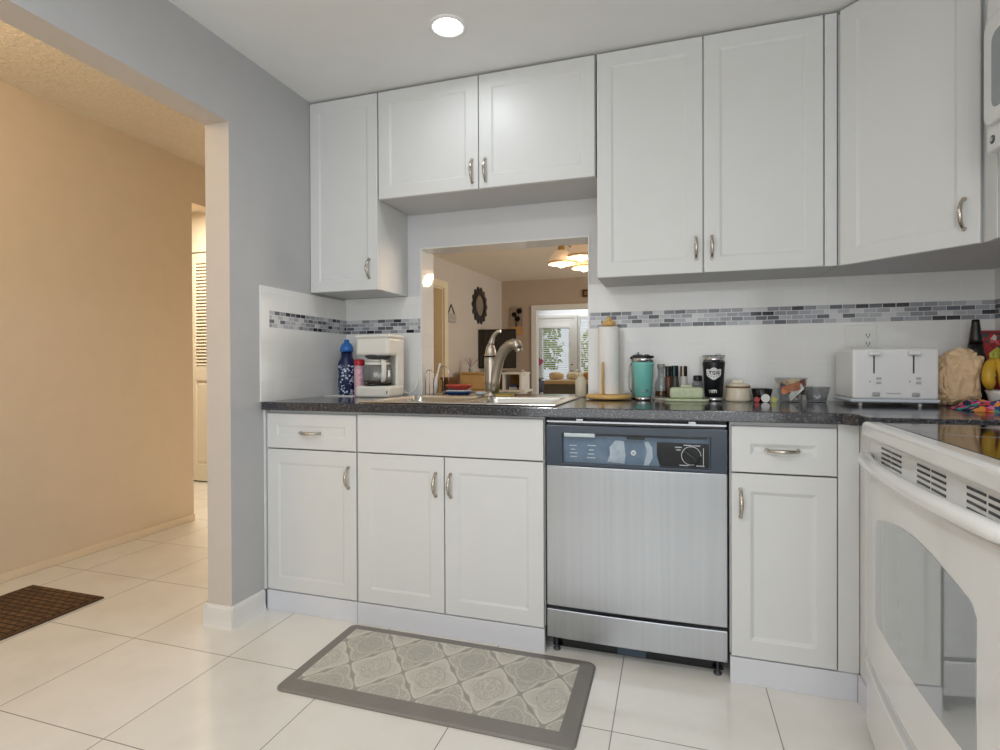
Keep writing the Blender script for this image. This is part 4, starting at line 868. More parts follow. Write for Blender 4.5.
def grinder(x, y, label, dark, z1):
    t = thing('spice_jar', label, 'jar', (x, y, ZT), group='spice jars behind the butter dish')
    MB().lathe((x, y, ZT), [(0.0, 0), (0.0145, 0), (0.0155, 0.004), (0.0155, z1 - 0.055), (0.0135, z1 - 0.048), (0.0, z1 - 0.048)], 20, cap=False).build('jar', dark, t)
    mb = MB(); n = 12
    for k in range(n):
        a = 2 * PI * k / n; r = 0.016 if k % 2 else 0.0148
        b = 2 * PI * (k + 1) / n; r2 = 0.016 if (k + 1) % 2 else 0.0148
        mb.faces([(x + r * math.cos(a), y + r * math.sin(a), ZT + z1 - 0.048), (x + r2 * math.cos(b), y + r2 * math.sin(b), ZT + z1 - 0.048), (x + r2 * math.cos(b), y + r2 * math.sin(b), ZT + z1 - 0.004), (x + r * math.cos(a), y + r * math.sin(a), ZT + z1 - 0.004)], [(0, 1, 2, 3)], k % 2)
        mb.faces([(x, y, ZT + z1), (x + r * math.cos(a), y + r * math.sin(a), ZT + z1 - 0.004), (x + r2 * math.cos(b), y + r2 * math.sin(b), ZT + z1 - 0.004)], [(0, 1, 2)])
    mb.build('lid', [chrome, black_plastic], t, recalc=False)
grinder(1.676, -0.030, 'reddish spice jar, leftmost behind the green butter dish', M('spice_red', srgb(120, 70, 52), 0.3), 0.15)
grinder(1.703, -0.06, 'dark spice jar with ribbed lid, left one of the close pair behind the butter dish', M('spice_pepper', srgb(70, 64, 58), 0.3, var=0.4, scale=90), 0.152)
grinder(1.7395, -0.06, 'pale spice jar with ribbed lid, right one of the close pair behind the butter dish', M('spice_salt', srgb(214, 212, 206), 0.3), 0.15)
t = thing('glass_jar', 'small glass jar with black lid between the spice jars and black tumbler', 'jar', (1.797, -0.06, ZT))
MB().lathe((1.797, -0.06, ZT), [(0.0, 0), (0.022, 0), (0.023, 0.005), (0.023, 0.07), (0.017, 0.082), (0.0, 0.082)], 22, cap=False).build('glass', smoke_glass, t)
MB().lathe((1.797, -0.06, ZT + 0.0825), [(0.018, 0), (0.0185, 0.003), (0.0185, 0.02), (0.015, 0.023)], 22).build('lid', black_plastic, t)
green = M('butter_dish_green', srgb(204, 214, 180), 0.25, var=0.06, scale=70, bump=0.5, bscale=140)
t = thing('butter_dish', 'pale green embossed covered butter dish in front of the spice jars', 'butter dish', (1.748, -0.17, ZT))
MB().prism([(-0.088 + 0.012 * (1 - math.cos(k * PI / 2 / 6)) if False else 0, 0) for k in range(0)] or [(1.748 + 0.088 * math.copysign(abs(math.cos(k * PI / 20)) ** 0.45, math.cos(k * PI / 20)), -0.17 + 0.047 * math.copysign(abs(math.sin(k * PI / 20)) ** 0.45, math.sin(k * PI / 20))) for k in range(40)], lambda a, b, d: (a, b, d), ZT, ZT + 0.011).build('tray', green, t, bevel=0.004)
MB().box(1.681, 1.815, -0.205, -0.137, ZT + 0.0112, ZT + 0.058, 0.014, 4).build('cover', green, t)
MB().box(1.725, 1.771, -0.180, -0.162, ZT + 0.0575, ZT + 0.068, 0.004, 3).build('cover_grip', green, t)
t = thing('sugar_crock', 'cream stoneware crock with brown rim and lid right of the black tumbler', 'crock', (1.951, -0.13, ZT))
brown = M('glaze_brown', srgb(140, 98, 56), 0.25)
MB().lathe((1.951, -0.13, ZT), [(0.046, 0), (0.050, 0.006), (0.0505, 0.012), (0.046, 0.052), (0.045, 0.056)], 34).build('bowl', cream, t)
MB().lathe((1.951, -0.13, ZT + 0.0565), [(0.046, 0), (0.0475, 0.002), (0.0475, 0.0055)], 34).build('brown_band', brown, t)
l_ = MB().lathe((1.951, -0.13, ZT + 0.0625), [(0.0465, 0), (0.046, 0.005), (0.036, 0.011), (0.0, 0.013)], 34).build('lid', cream, t)
MB().box(1.927, 1.972, -0.137, -0.123, ZT + 0.0735, ZT + 0.088, 0.004, 3).build('lid_handle', cream, l_)

# small black bowl with pods
t = thing('snack_bowl', 'small black bowl holding coffee pods between the crock and the packet bowl', 'bowl', (2.042, -0.12, ZT))
MB().lathe((2.042, -0.12, ZT), [(0.0, 0), (0.026, 0), (0.03, 0.004), (0.041, 0.052), (0.039, 0.053), (0.027, 0.008), (0, 0.006)], 30, cap=False).build('bowl', M('bowl_black', srgb(20, 20, 22), 0.2), t)
for x, y, lab, col in ((2.047, -0.166, 'coffee pod with white foil lid leaning in front of the black bowl', srgb(238, 238, 236)), (2.016, -0.163, 'red coffee pod leaning left of the white pod', srgb(178, 44, 36)), (2.078, -0.163, 'yellow green pod right of the white pod by the black bowl', srgb(196, 200, 96))):
    t = thing('coffee_pod', lab, 'coffee pod', (x, y, ZT), group='coffee pods by the black bowl'); r = 0.0165 if col[0] > 0.8 else 0.011
    MB().lathe((x, y + 0.004, ZT + r + 0.0005), [(r * 0.75, -0.004), (r * 0.85, 0.014), (r * 0.95, 0.016)], 20, axis=(0, -1, 0)).build('cup', M('pod_cup', (col[0] * 0.8, col[1] * 0.8, col[2] * 0.8, 1), 0.4), t)
    MB().lathe((x, y + 0.004, ZT + r + 0.0005), [(r, 0.0162), (r, 0.0182)], 22, axis=(0, -1, 0)).build('foil_lid', M('pod_foil', col, 0.3), t)

def bowl_glass(label, c, r0, r1, h, ribs=0, mat_=None):
    t = thing('glass_bowl', label, 'bowl', c); mb = MB(); n = 36
    prof = [(0.0, 0.0), (r0, 0.0), (r0 * 1.05, 0.005), (r1, h), (r1 - 0.003, h), (r0 * 0.98, 0.008), (0.0, 0.006)]
    mb.lathe(c, prof, n, cap=False)
    if ribs:
        for v in mb.bm.verts:
            d = Vector((v.co.x - c[0], v.co.y - c[1])); hh = v.co.z - c[2]
            if hh > 0.003 and d.length > r0 * 0.9:
                k = 1 + 0.06 * math.cos(ribs * math.atan2(d.y, d.x)); v.co.x = c[0] + d.x * k; v.co.y = c[1] + d.y * k
    mb.build('glass', mat_ or clear_glass, t); return t
bowl_glass('clear glass bowl filled with colourful packets', (2.146, -0.135, ZT), 0.038, 0.060, 0.098)
cols = [srgb(206, 110, 40), srgb(60, 70, 110), srgb(230, 228, 222), srgb(196, 178, 150), srgb(130, 44, 38), srgb(72, 92, 70), srgb(222, 196, 150), srgb(90, 70, 60)]
names_ = ['orange', 'navy', 'white', 'beige', 'dark red', 'green', 'cream', 'brown']; rp = random.Random(5)
spots = [(-0.006, -0.034, 0.058, 0.3), (-0.012, -0.024, 0.05, -0.5), (0.012, -0.034, 0.042, 0.8), (-0.020, -0.008, 0.066, -0.3), (0.018, -0.022, 0.066, 0.5), (0.005, 0.005, 0.052, -0.8), (-0.002, 0.016, 0.075, 0.2), (0.02, 0.01, 0.05, -0.2)]
where = ['front, near the rim', 'behind the orange one', 'front right', 'left side', 'right, up high', 'in the middle', 'at the back, topmost', 'back right, low']
for i, (dx, dy, dz, an) in enumerate(spots):
    cx_, cy_ = 2.146 + dx, -0.135 + dy
    t = thing('snack_packet', '%s packet in the clear glass bowl, %s' % (names_[i], where[i]), 'packet', (cx_, cy_, ZT + dz - 0.03), group='packets in the glass bowl')
    mb = MB(); ca, sa = math.cos(an), math.sin(an); g = []
    for u in range(7):
        for v in range(4):
            a = (u / 6 - 0.5) * 0.068; b = (v / 3 - 0.5) * 0.034; g.append((a, b, 0.004 * (1 - (2 * u / 6 - 1) ** 2)))
    def T(a, b, d): return (cx_ + a * ca - b * sa * 0.3, cy_ + d + b * 0.25, ZT + dz + a * sa + b * ca * 0.9)
    top = [T(a, b, -d - 0.0006) for a, b, d in g]; bot = [T(a, b, d + 0.0006) for a, b, d in g]; N = len(g)
    fs = [(u * 4 + v, u * 4 + v + 1, u * 4 + v + 5, u * 4 + v + 4) for u in range(6) for v in range(3)]
    rim_ = [(0, 1), (1, 2), (2, 3)] + [(3 + 4 * k, 7 + 4 * k) for k in range(6)] + [(27, 26), (26, 25), (25, 24)] + [(24 - 4 * k, 20 - 4 * k) for k in range(6)]
    mb.faces(top + bot, fs + [tuple(N + q for q in f_[::-1]) for f_ in fs] + [(a, b, N + b, N + a) for a, b in rim_]); mb.build('wrapper', M('wrapper_' + names_[i].replace(' ', '_'), cols[i], 0.35, var=0.15, scale=60), t)
bowl_glass('small empty cut-glass bowl left of the toaster', (2.24, -0.125, ZT), 0.032, 0.047, 0.062, ribs=9, mat_=glassm('cut_glass', (0.84, 0.85, 0.86, 1), 0.05, 1.3))

# toaster
TX0, TX1, TY0, TY1 = 2.318, 2.582, -0.295, -0.075; tz = ZT + 0.026
t = thing('toaster', 'white four-slice toaster with two levers left of the paper bag', 'toaster', ((TX0 + TX1) / 2, (TY0 + TY1) / 2, ZT))
mb = MB().box(TX0, TX1, TY0, TY1, tz, ZT + 0.206, 0.008, 3); body = mb.build('shell', toaster_white, t)
mb = MB()
for x in (TX0 + 0.066, TX0 + 0.196): 
    for dx in (-0.028, 0.028): mb.box(x + dx - 0.013, x + dx + 0.013, TY0 + 0.03, TY1 - 0.02, ZT + 0.2055, ZT + 0.2065)
mb.build('bread_slots', dark_grey, body)
MB().box(TX0 - 0.006, TX1 + 0.004, TY0 - 0.004, TY1 + 0.004, ZT + 0.013, tz - 0.0003, 0.005).build('base', M('toaster_base', srgb(206, 214, 222), 0.4), t)
for x in (TX0 + 0.03, TX1 - 0.05):
    for y in (TY0 + 0.02, TY1 - 0.02): MB().lathe((x, y, ZT), [(0.006, 0), (0.006, 0.0128)], 12).build('foot', toaster_white, t)
for x in (TX0 + 0.067, TX0 + 0.188):
    MB().box(x - 0.0025, x + 0.0025, TY0 - 0.0008, TY0 + 0.002, ZT + 0.118, ZT + 0.186).build('lever_slot', dark_grey, body)
    MB().box(x - 0.018, x + 0.018, TY0 - 0.018, TY0 - 0.001, ZT + 0.182, ZT + 0.198, 0.004, 3).build('lever', toaster_white, t)
    mb = MB()
    for z in (0.096, 0.080): mb.box(x + 0.006, x + 0.022, TY0 - 0.003, TY0, ZT + z, ZT + z + 0.009, 0.0015)
    mb.build('button', M('toaster_button', srgb(190, 192, 194), 0.4), body)
    MB().box(x - 0.006, x + 0.018, TY0 - 0.005, TY0, ZT + 0.036, ZT + 0.050, 0.003).build('dial', M('toaster_dial', srgb(172, 174, 176), 0.35), body)
    MB().lathe((x - 0.012, TY0, ZT + 0.089), [(0.0022, 0), (0.0022, 0.001)], 10, axis=(0, -1, 0)).build('indicator', dark_grey, body)
MB().box(TX0 + 0.105, TX0 + 0.15, TY0 - 0.0008, TY0 + 0.001, ZT + 0.044, ZT + 0.049).build('brand_strip', M('strip_grey', srgb(196, 198, 200), 0.4), body)

# paper bag
def lump(mb, c, r, fold, seed, sub=5, topk=None):
    b = bmesh.new(); bmesh.ops.create_icosphere(b, subdivisions=sub, radius=1.0)
    for v in b.verts:
        p = v.co.copy(); e = 0.7
        q_ = Vector([math.copysign(abs(k) ** e, k) for k in p])
        nn = noise.noise(p * 1.6 + Vector((seed, 0, 0))) * 0.10 + (abs(noise.noise(p * 2.4 + Vector((0, seed, 0)))) - 0.2) * fold + (abs(noise.noise(p * 5 + Vector((0, 0, seed)))) - 0.2) * fold * 0.5
        q_ *= 1 + nn
        v.co = Vector((c[0] + q_.x * r[0], c[1] + q_.y * r[1], max(c[2] - r[2] * 0.98, c[2] + q_.z * r[2])))
    return mb.add(b)
t = thing('paper_bag', 'crumpled brown paper bag right of the toaster', 'bag', (2.672, -0.20, ZT))
mb = lump(MB(), (2.668, -0.20, ZT + 0.098), (0.066, 0.066, 0.099), 0.24, 3.3)
for v in mb.bm.verts:
    k = (v.co.z - ZT) / 0.2
    if k > 0.55: v.co.x += 0.012 * (k - 0.55) * 2; v.co.y += 0.006 * math.sin(v.co.x * 60)
mb.build('bag', M('kraft_paper', srgb(226, 194, 154), 0.6, var=0.05, scale=14), t)
t = thing('dark_bottle', 'tall black bottle behind the paper bag', 'bottle', (2.778, -0.085, ZT))
dk = M('bottle_black', srgb(18, 18, 20), 0.3)
MB().lathe((2.778, -0.085, ZT), [(0.034, 0), (0.036, 0.005), (0.036, 0.15), (0.034, 0.17), (0.024, 0.20), (0.0225, 0.225)], 28).build('body', dk, t)
MB().lathe((2.778, -0.085, ZT + 0.2255), [(0.0215, 0), (0.0195, 0.02), (0.0125, 0.080), (0.012, 0.089), (0.009, 0.092)], 24).build('cap', dk, t)
def red_box():
    t = NT('red_floral_print'); p = t.p; p.inputs['Roughness'].default_value = 0.4
    v = t.n('ShaderNodeTexVoronoi', Scale=60.0); t.l(t.obj(), v.inputs['Vector'])
    sp = t.n('ShaderNodeSeparateColor'); t.l(v.outputs['Color'], sp.inputs[0])
    t.l(t.ramp(sp.outputs[0], [(0, srgb(176, 40, 46)), (0.4, srgb(206, 96, 92)), (0.6, srgb(70, 64, 66)), (0.75, srgb(140, 30, 40)), (0.9, srgb(206, 200, 190))], 'CONSTANT'), p.inputs['Base Color']); return t.m
t = thing('patterned_box', 'red patterned box standing behind the bananas', 'box', (2.845, -0.04, ZT))
MB().box(2.806, 2.871, -0.068, -0.014, ZT, 1.168, 0.002).build('box', red_box(), t); MB().box(2.803, 2.8715, -0.07, -0.012, 1.1685, 1.178, 0.002).build('lid', M('box_lid_red', srgb(150, 44, 48), 0.4), t)
# fruit bowl and bananas
t = thing('fruit_bowl', 'white fruit bowl under the bananas at the right edge', 'bowl', (2.785, -0.235, ZT + 0.0))
MB().lathe((2.799, -0.25, ZT), [(0.0, 0), (0.045, 0), (0.048, 0.006), (0.057, 0.045), (0.062, 0.058), (0.060, 0.059), (0.053, 0.046), (0.046, 0.040), (0, 0.040)], 36, cap=False).build('bowl', M('bowl_white', srgb(236, 236, 234), 0.2), t)
t = thing('banana_bunch', 'bunch of ripe yellow bananas standing in the white fruit bowl', 'bananas', (2.80, -0.235, ZT + 0.042))
ban = M('banana_yellow', srgb(214, 170, 50), 0.45, var=0.16, scale=14); stem_m = M('banana_stem', srgb(176, 176, 70), 0.55, var=0.1)
for k, (ox, oy, ph) in enumerate(((-0.020, -0.024, -0.3), (0.014, -0.035, 0.35), (0.030, -0.012, 0.8))):
    mb = MB(); pts = []; rad = []
    for i in range(13):
        s_ = i / 12; a = -0.55 + 1.15 * s_
        pts.append((2.758 + ox * (1 - s_ * 0.75) + 0.02 * math.sin(s_ * PI) * (k - 0.9), -0.25 + oy * (1 - s_ * 0.8) - 0.018 * math.sin(s_ * PI), ZT + 0.062 + 0.104 * s_)); rad.append(0.0195 * min(1, 0.35 + 3.2 * s_, 0.45 + 3.0 * (1 - s_)))
    mb.tube(pts, rad, 6); b_ = mb.build('banana', ban, t)
    p = pts[-1]; MB().tube([p, (p[0] - 0.003 + 0.004 * k, p[1] + 0.006, p[2] + 0.02), (2.772, -0.245, ZT + 0.205)], [0.0084, 0.006, 0.0058], 6).build('stem', stem_m, b_)
t = thing('potato', 'round tan potato beside the bananas in the fruit bowl', 'potato', (2.838, -0.275, ZT + 0.045))
lump(MB(), (2.818, -0.283, ZT + 0.075), (0.02, 0.018, 0.018), 0.02, 8.0, 3).build('potato', M('potato_skin', srgb(206, 160, 104), 0.7, var=0.1), t, smooth=True)
# colourful cloth
def cloth_m():
    t = NT('floral_cloth'); p = t.p; p.inputs['Roughness'].default_value = 0.9
    v = t.n('ShaderNodeTexVoronoi', Scale=62.0); t.l(t.obj(), v.inputs['Vector'])
    sp = t.n('ShaderNodeSeparateColor'); t.l(v.outputs['Color'], sp.inputs[0])
    t.l(t.ramp(sp.outputs[0], [(0, srgb(30, 34, 66)), (0.22, srgb(214, 52, 120)), (0.42, srgb(236, 130, 170)), (0.55, srgb(54, 70, 120)), (0.66, srgb(214, 70, 60)), (0.76, srgb(70, 150, 140)), (0.86, srgb(230, 150, 70)), (0.93, srgb(220, 214, 226))], 'CONSTANT'), p.inputs['Base Color']); return t.m
t = thing('folded_cloth', 'colourful pink and navy floral cloth bunched in front of the fruit bowl', 'cloth', (2.72, -0.36, ZT))
mb = MB(); nx, ny = 44, 22; vs_ = []
for i in range(nx):
    for j in range(ny):
        u, v = i / (nx - 1), j / (ny - 1); e = min(1, 6 * u, 6 * (1 - u), 6 * v, 6 * (1 - v))
        x = 2.585 + u * 0.27 + 0.01 * math.sin(v * 9); y = -0.50 + v * 0.175 + 0.012 * math.sin(u * 11) - u * 0.03
        vs_.append((x, y, ZT + 0.002 + e * (0.018 + 0.022 * u + 0.012 * math.sin(u * 17 + v * 4) * math.sin(v * 7 + u * 3) + 0.008 * noise.noise(Vector((u * 6, v * 5, 1))))))
N = len(vs_); vs_ += [(x, y, ZT + 0.0005) for x, y, z in vs_]
fs = [(i * ny + j, i * ny + j + 1, (i + 1) * ny + j + 1, (i + 1) * ny + j) for i in range(nx - 1) for j in range(ny - 1)]
edge = [(0, j) for j in range(ny)] + [(i, ny - 1) for i in range(1, nx)] + [(nx - 1, j) for j in range(ny - 2, -1, -1)] + [(i, 0) for i in range(nx - 2, 0, -1)]
ei = [i * ny + j for i, j in edge]
fs += [tuple(N + q for q in f_[::-1]) for f_ in fs] + [(ei[k], ei[(k + 1) % len(ei)], N + ei[(k + 1) % len(ei)], N + ei[k]) for k in range(len(ei))]
mb.faces(vs_, fs, smooth=True).build('cloth', cloth_m(), t)

# ------------------------------------------------------------------ living room
# chandelier
HX, HY = 1.172, 1.2
brass = M('antique_brass', srgb(196, 164, 96), 0.3, 1.0); shade_m = NT('alabaster_shade')
shade_m.p.inputs['Base Color'].default_value = srgb(238, 214, 186); shade_m.p.inputs['Roughness'].default_value = 0.4; shade_m.p.inputs['Emission Color'].default_value = (1.0, 0.74, 0.48, 1); shade_m.p.inputs['Emission Strength'].default_value = 0.3
shade_m = shade_m.m
t = thing('chandelier', 'brass chandelier with lit white bell shades seen through the opening', 'chandelier', (HX, HY, ZH))
MB().lathe((HX, HY, ZH), [(0.07, 0), (0.07, -0.012), (0.03, -0.03), (0.008, -0.034)], 24).build('canopy', brass, t)
MB().tube([(HX, HY, ZH - 0.03), (HX, HY, 2.05)], 0.006, 8).build('stem', brass, t)
MB().lathe((HX, HY, 1.86), [(0.0, -0.05), (0.02, -0.04), (0.035, 0.0), (0.028, 0.05), (0.012, 0.10), (0.02, 0.14), (0.01, 0.19)], 20).build('hub', brass, t)
for k in range(5):
    a = math.radians(186 + 72 * k); dx, dy = math.cos(a), math.sin(a); ex, ey = HX + dx * 0.215, HY + dy * 0.215
    MB().tube([(HX + dx * r, HY + dy * r, z) for r, z in ((0.025, 1.87), (0.07, 1.835), (0.12, 1.845), (0.17, 1.895), (0.205, 1.925), (0.215, 1.905))], 0.006, 8).build('arm', brass, t)
    fx = MB().lathe((ex, ey, 1.845), [(0.022, 0), (0.026, 0.02), (0.018, 0.05), (0.012, 0.065)], 18).build('socket', brass, t)
    sh = MB().lathe((ex, ey, 1.758), [(0.092, 0.0), (0.090, 0.012), (0.081, 0.042), (0.066, 0.072), (0.040, 0.092), (0.020, 0.098), (0.019, 0.095), (0.039, 0.089), (0.063, 0.069), (0.078, 0.041), (0.087, 0.011), (0.089, 0.0), (0.092, 0.0)], 28, cap=False).build('lamp_shade', shade_m, t)
    MB().tube([(ex + 0.0925 * math.cos(b * PI / 16), ey + 0.0925 * math.sin(b * PI / 16), 1.769) for b in range(32)], 0.003, 6, closed=True).build('rim_band', brass, sh)
    MB().lathe((ex, ey, 1.735), [(0.0, 0), (0.02, 0.004), (0.030, 0.02), (0.031, 0.035), (0.024, 0.06), (0.014, 0.09), (0.013, 0.12)], 20, cap=False).build('bulb', glow('warm_bulb', (1.0, 0.86, 0.66, 1), 2.6), t)
    point('chandelier_bulb_light', (ex, ey, 1.718), 4.5, (1.0, 0.76, 0.50), 0.03)

# mirror, ornament, art, dark frame
t = thing('wall_mirror', 'round mirror with scalloped black frame on the living room side wall', 'mirror', LW(1.46, 0.0, 1.70))
mb = MB(); n = 96; RO = 0.27; RI = 0.155
fr = []; 
for k in range(n):
    a = 2 * PI * k / n; ro = RO * (1 + 0.07 * math.cos(14 * a))
    for r, d in ((RI, 0.003), (RI, 0.02), (RI * 1.15, 0.028), (ro, 0.012), (ro, 0.003)): fr.append(LW(1.46 + r * math.cos(a), d, 1.965 + r * math.sin(a)))
mb.faces(fr, [(k * 5 + i, k * 5 + (i + 1) % 5, ((k + 1) % n) * 5 + (i + 1) % 5, ((k + 1) % n) * 5 + i) for k in range(n) for i in range(5)]); mb.build('frame', M('mirror_frame_black', srgb(30, 27, 25), 0.3), t)
mb = MB(); mb.faces([LW(1.46 + RI * math.cos(2 * PI * k / 48), d, 1.965 + RI * math.sin(2 * PI * k / 48)) for d in (0.003, 0.010) for k in range(48)], [tuple(range(48)), tuple(range(95, 47, -1))] + [(k, (k + 1) % 48, 48 + (k + 1) % 48, 48 + k) for k in range(48)]); mb.build('mirror_glass', M('mirror_silver', srgb(222, 226, 226), 0.02, 1.0), t)
t = thing('wall_ornament', 'small hanging wall ornament between the cream doorway and the black mirror', 'ornament', LW(0.51, 0, 1.65))
mb = MB(); lbox(mb, 0.40, 0.62, 0.002, 0.03, 1.645, 1.76); mb.build('plaque', M('plaque_grey', srgb(178, 174, 166), 0.5, var=0.2, scale=30), t)
MB().tube([LW(0.415, 0.012, 1.758), LW(0.51, 0.008, 1.885), LW(0.605, 0.012, 1.758)], 0.008, 8).build('hanging_cord', M('cord_brown', srgb(70, 56, 48), 0.8), t)
t = thing('wall_art', 'tall narrow canvas of dark flowers left of the sunroom opening', 'picture', (-0.77, 6.115, 1.56))
MB().box(-0.875, -0.66, 6.108, 6.128, 1.56, 2.015, 0.003).build('canvas', M('canvas_taupe', srgb(150, 132, 112), 0.8, var=0.12, scale=8), t)
MB().box(-0.876, -0.659, 6.1065, 6.110, 1.56, 1.70).build('vase', M('vase_ochre', srgb(196, 150, 90), 0.7, var=0.2, scale=18), t)
dkf = M('flower_black', srgb(46, 36, 34), 0.8)
for x, z, r in ((-0.80, 1.90, 0.045), (-0.715, 1.955, 0.05), (-0.745, 1.83, 0.05)):
    mb = MB()
    for k in range(7):
        a = k * 2 * PI / 7; mb.lathe((x + r * 0.55 * math.cos(a), 6.108, z + r * 0.45 * math.sin(a)), [(r * 0.5, 0), (r * 0.42, 0.003)], 10, axis=(0, -1, 0))
    fl_ = mb.build('flower', dkf, t); MB().tube([(x, 6.1065, z), (-0.765, 6.1065, 1.69)], 0.004, 6).build('flower_stem', dkf, fl_)
t = thing('picture_frame', 'small dark frame with gold centre above the sunroom opening', 'picture', (0.39, 6.115, 2.15))
MB().slab((0, 2, 1), (0.335, 0.445), (2.145, 2.26), 6.105, 6.128, [(0.36, 0.42, 2.17, 2.235)]).build('frame', M('frame_brown', srgb(70, 42, 28), 0.4), t); MB().box(0.36, 0.42, 6.115, 6.126, 2.17, 2.235).build('picture', M('picture_gold', srgb(150, 110, 60), 0.4, var=0.3, scale=40), t)

# television and its furniture
t = thing('television', 'flat black television on the white console behind the faucet', 'television', (-0.845, 5.2, 0.96))
FRAMES[t.name] = Matrix.Identity(4)
TVM = Matrix.Translation((-0.80, 5.2, 0.0)) @ Matrix.Rotation(math.radians(6), 4, 'Z')
def tv(mb): mb.bm.transform(Matrix.Translation((0.845, -5.2, -0.96)) @ TVM); return mb
tv(MB().box(-0.285, 0.285, -0.02, 0.03, 1.015, 1.60, 0.006)).build('bezel', black_plastic, t, local=True)
tv(MB().box(-0.27, 0.27, -0.0215, -0.019, 1.04, 1.58)).build('screen', M('screen_black', srgb(20, 18, 16), 0.06, var=0.1, Specular_IOR_Level=0.8), t, local=True)
tv(MB().box(-0.04, 0.04, -0.01, 0.02, 0.97, 1.02).box(-0.13, 0.13, -0.08, 0.09, 0.9605, 0.972, 0.004)).build('stand', black_plastic, t, local=True)
wb = M('shelf_back_wood', srgb(172, 126, 76), 0.6, var=0.1); cw = M('console_white', srgb(236, 234, 228), 0.4, var=0.01)
t = thing('media_console', 'white console with open wood-backed cubbies under the television', 'console', (-0.8, 5.3, 0))
mb = MB().box(-1.055, -0.375, 5.05, 5.50, 0.925, 0.958, 0.004).box(-1.055, -0.33, 5.02, 5.50, 0.668, 0.70, 0.004).box(-1.055, -1.03, 5.05, 5.50, 0.70, 0.925).box(-0.42, -0.385, 5.05, 5.50, 0.70, 0.925).box(-0.68, -0.66, 5.05, 5.50, 0.70, 0.925).box(-1.03, -0.42, 5.06, 5.50, 0.0, 0.66)
mb.build('shelf_frame', cw, t); MB().box(-1.03, -0.42, 5.44, 5.49, 0.70, 0.925).build('back_board', wb, t)
t = thing('stacked_books', 'small blue and white stack in the right cubby of the console', 'books', (-0.54, 5.2, 0.70)); MB().box(-0.60, -0.48, 5.12, 5.30, 0.7005, 0.735, 0.003).build('book', M('book_white', srgb(226, 226, 230), 0.6), t); MB().box(-0.59, -0.49, 5.13, 5.29, 0.7355, 0.765, 0.003).build('book', M('book_blue', srgb(70, 80, 150), 0.6), t)
t = thing('headphones', 'white headphones hanging at the right end of the console', 'headphones', (-0.372, 5.1, 0.958)); mb = MB(); mb.tube([(-0.385 + 0.035 * math.cos(a), 5.09, 0.925 + 0.06 * math.sin(a)) for a in [k * PI / 12 - 0.4 for k in range(11)]], 0.012, 8); mb.build('band', cw, t)
t = thing('wood_dresser', 'light wood dresser left of the faucet in the living room', 'dresser', (-0.855, 4.45, 0))
wd2 = M('dresser_wood', srgb(220, 184, 128), 0.45, var=0.08, scale=6)
MB().box(-1.03, -0.665, 4.32, 4.62, 0.0, 0.945).build('case', wd2, t); MB().box(-1.05, -0.655, 4.285, 4.64, 0.945, 0.968, 0.003).build('top', wd2, t)
for z0, z1 in ((0.735, 0.935), (0.50, 0.725), (0.26, 0.49)): d_ = MB().box(-1.045, -0.665, 4.295, 4.32, z0, z1, 0.004).build('drawer', wd2, t)
t = thing('side_table', 'dark wooden chest beside the living room side wall', 'chest', (-1.12, 4.05, 0)); dw_ = M('dark_wood', srgb(92, 66, 44), 0.45, var=0.12)
MB().box(-1.155, -1.06, 3.93, 4.26, 0.0, 0.875).build('case', dw_, t); MB().box(-1.163, -1.055, 3.9, 4.265, 0.8755, 0.905, 0.003).build('top', M('chest_top', srgb(122, 90, 60), 0.4), t)
t = thing('dried_grass', 'thin dried stems standing on the wood dresser', 'plant', (-0.95, 4.5, 0.968)); MB().lathe((-0.97, 4.5, 0.9685), [(0.02, 0), (0.028, 0.03), (0.016, 0.07), (0.018, 0.08)], 16).build('vase', M('vase_glass_blue', srgb(160, 180, 190), 0.2), t)
mb = MB(); rg = random.Random(2)
for k in range(9): a = rg.uniform(-0.10, 0.10); b = rg.uniform(-0.03, 0.03); mb.tube([(-0.97, 4.5, 1.03), (-0.97 + a * 0.4, 4.5 + b, 1.09), (-0.97 + a, 4.5 + b * 2, 1.13 + rg.uniform(0, 0.05))], 0.003, 5)
mb.build('stems', M('stem_mauve', srgb(150, 120, 130), 0.8), t)

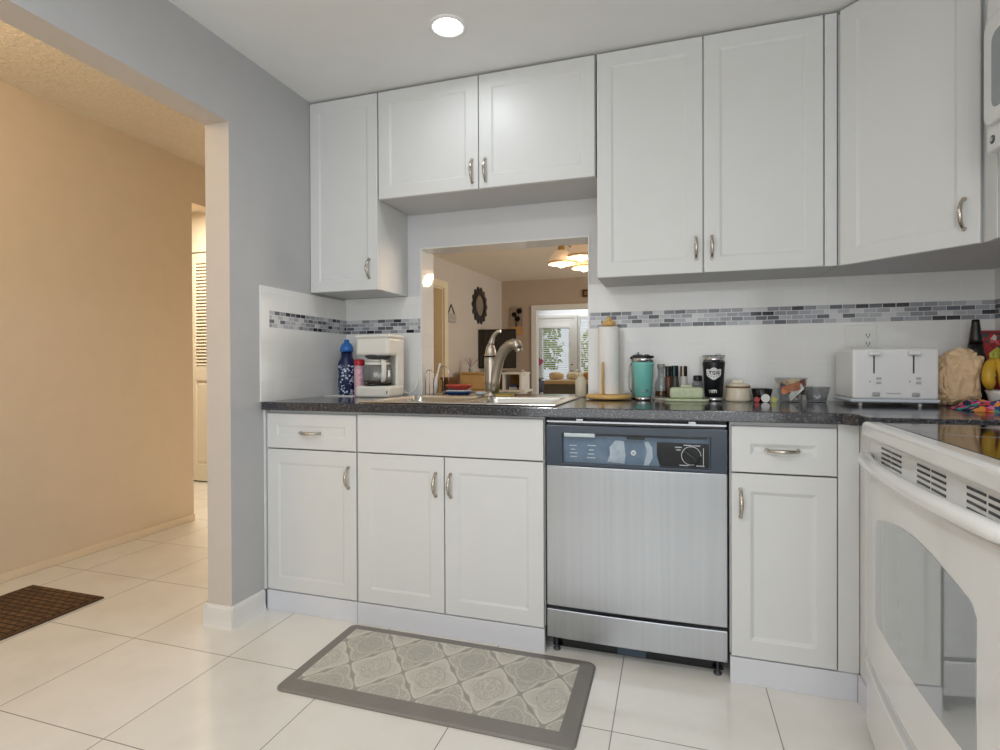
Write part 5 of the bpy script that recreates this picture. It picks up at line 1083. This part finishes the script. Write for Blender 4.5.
# sunroom: daybed, cushions, orchid
t = thing('daybed', 'dark framed daybed with wood front rail in the sunroom', 'bench', (-0.2, 7.85, 0))
MB().box(-0.66, 0.55, 7.62, 8.30, 0.40, 0.70, 0.01).build('base', M('daybed_base', srgb(96, 84, 66), 0.7), t); MB().box(-0.68, 0.57, 7.58, 7.64, 0.70, 0.76, 0.006).build('front_rail', M('rail_wood', srgb(196, 160, 108), 0.5), t)
for x in (-0.62, 0.50):
    for y in (7.66, 8.25): MB().box(x - 0.03, x + 0.03, y - 0.03, y + 0.03, 0.0, 0.40).build('leg', dw_, t)
MB().box(-0.65, 0.54, 7.65, 8.28, 0.701, 0.78, 0.03, 3).build('mattress', M('mattress_tan', srgb(206, 180, 142), 0.9, var=0.06), t)
for lab, x, y, r, col, sd in (('large beige cushion at the left of the sunroom daybed', -0.45, 7.85, 0.145, srgb(222, 194, 150), 1.0), ('pale beige cushion in the middle of the sunroom daybed', -0.135, 7.90, 0.12, srgb(232, 212, 176), 2.0), ('orange brown cushion right of the beige cushions on the daybed', 0.13, 7.85, 0.085, srgb(196, 140, 70), 4.0)):
    t = thing('cushion', lab, 'cushion', (x, y, 0.781), group='cushions on the sunroom daybed'); lump(MB(), (x, y, 0.781 + 0.07), (r, 0.09, 0.072), 0.05, sd, 4).build('cushion', M('cushion_fabric', col, 0.95, var=0.08), t, smooth=True)
t = thing('orchid', 'pink orchid in a dark grey woven pot on a stand beyond the sunroom trim', 'orchid', (-0.575, 6.75, 0))
t.location = (-0.40, 6.95, 0); FRAMES[t.name] = Matrix.Translation((-0.40, 6.95, 0)); OX, OY = -0.56, 6.9
OX = -0.565
MB().lathe((OX, OY, 0), [(0.10, 0), (0.10, 0.02), (0.02, 0.03), (0.02, 0.58), (0.11, 0.59), (0.11, 0.61)], 22).build('stand', M('stand_dark', srgb(60, 54, 50), 0.5), t)
MB().lathe((OX, OY, 0.611), [(0.06, 0), (0.085, 0.03), (0.095, 0.12), (0.088, 0.17), (0.075, 0.17), (0.07, 0.15), (0, 0.15)], 24).build('pot', M('pot_grey', srgb(92, 92, 108), 0.7, var=0.2, scale=40, bump=0.5), t)
MB().tube([(OX, OY, 0.76), (OX - 0.02, OY, 0.9), (OX - 0.015, OY, 1.05), (OX + 0.03, OY, 1.15)], 0.006, 6).build('flower_stem', M('orchid_stem', srgb(96, 110, 80), 0.6), t)
mb = MB()
for k in range(5): a = k * 1.3; mb.tube([(OX, OY, 0.77), (OX + 0.07 * math.cos(a), OY + 0.07 * math.sin(a), 0.83), (OX + 0.14 * math.cos(a), OY + 0.14 * math.sin(a), 0.80)], [0.012, 0.026, 0.004], 8, flat=0.25)
mb.build('leaves', M('orchid_leaf', srgb(110, 126, 110), 0.5), t)
for dx, dz in ((-0.01, 1.16), (0.04, 1.13), (0.01, 1.09), (-0.03, 1.11)):
    mb = MB()
    for k in range(5): a = k * 2 * PI / 5; mb.lathe((OX + dx + 0.022 * math.cos(a), OY - 0.02, dz + 0.022 * math.sin(a)), [(0.020, 0), (0.012, 0.006)], 10, axis=(0, -1, 0))
    mb.build('flower', M('orchid_pink', srgb(206, 96, 140), 0.6, var=0.15), t)
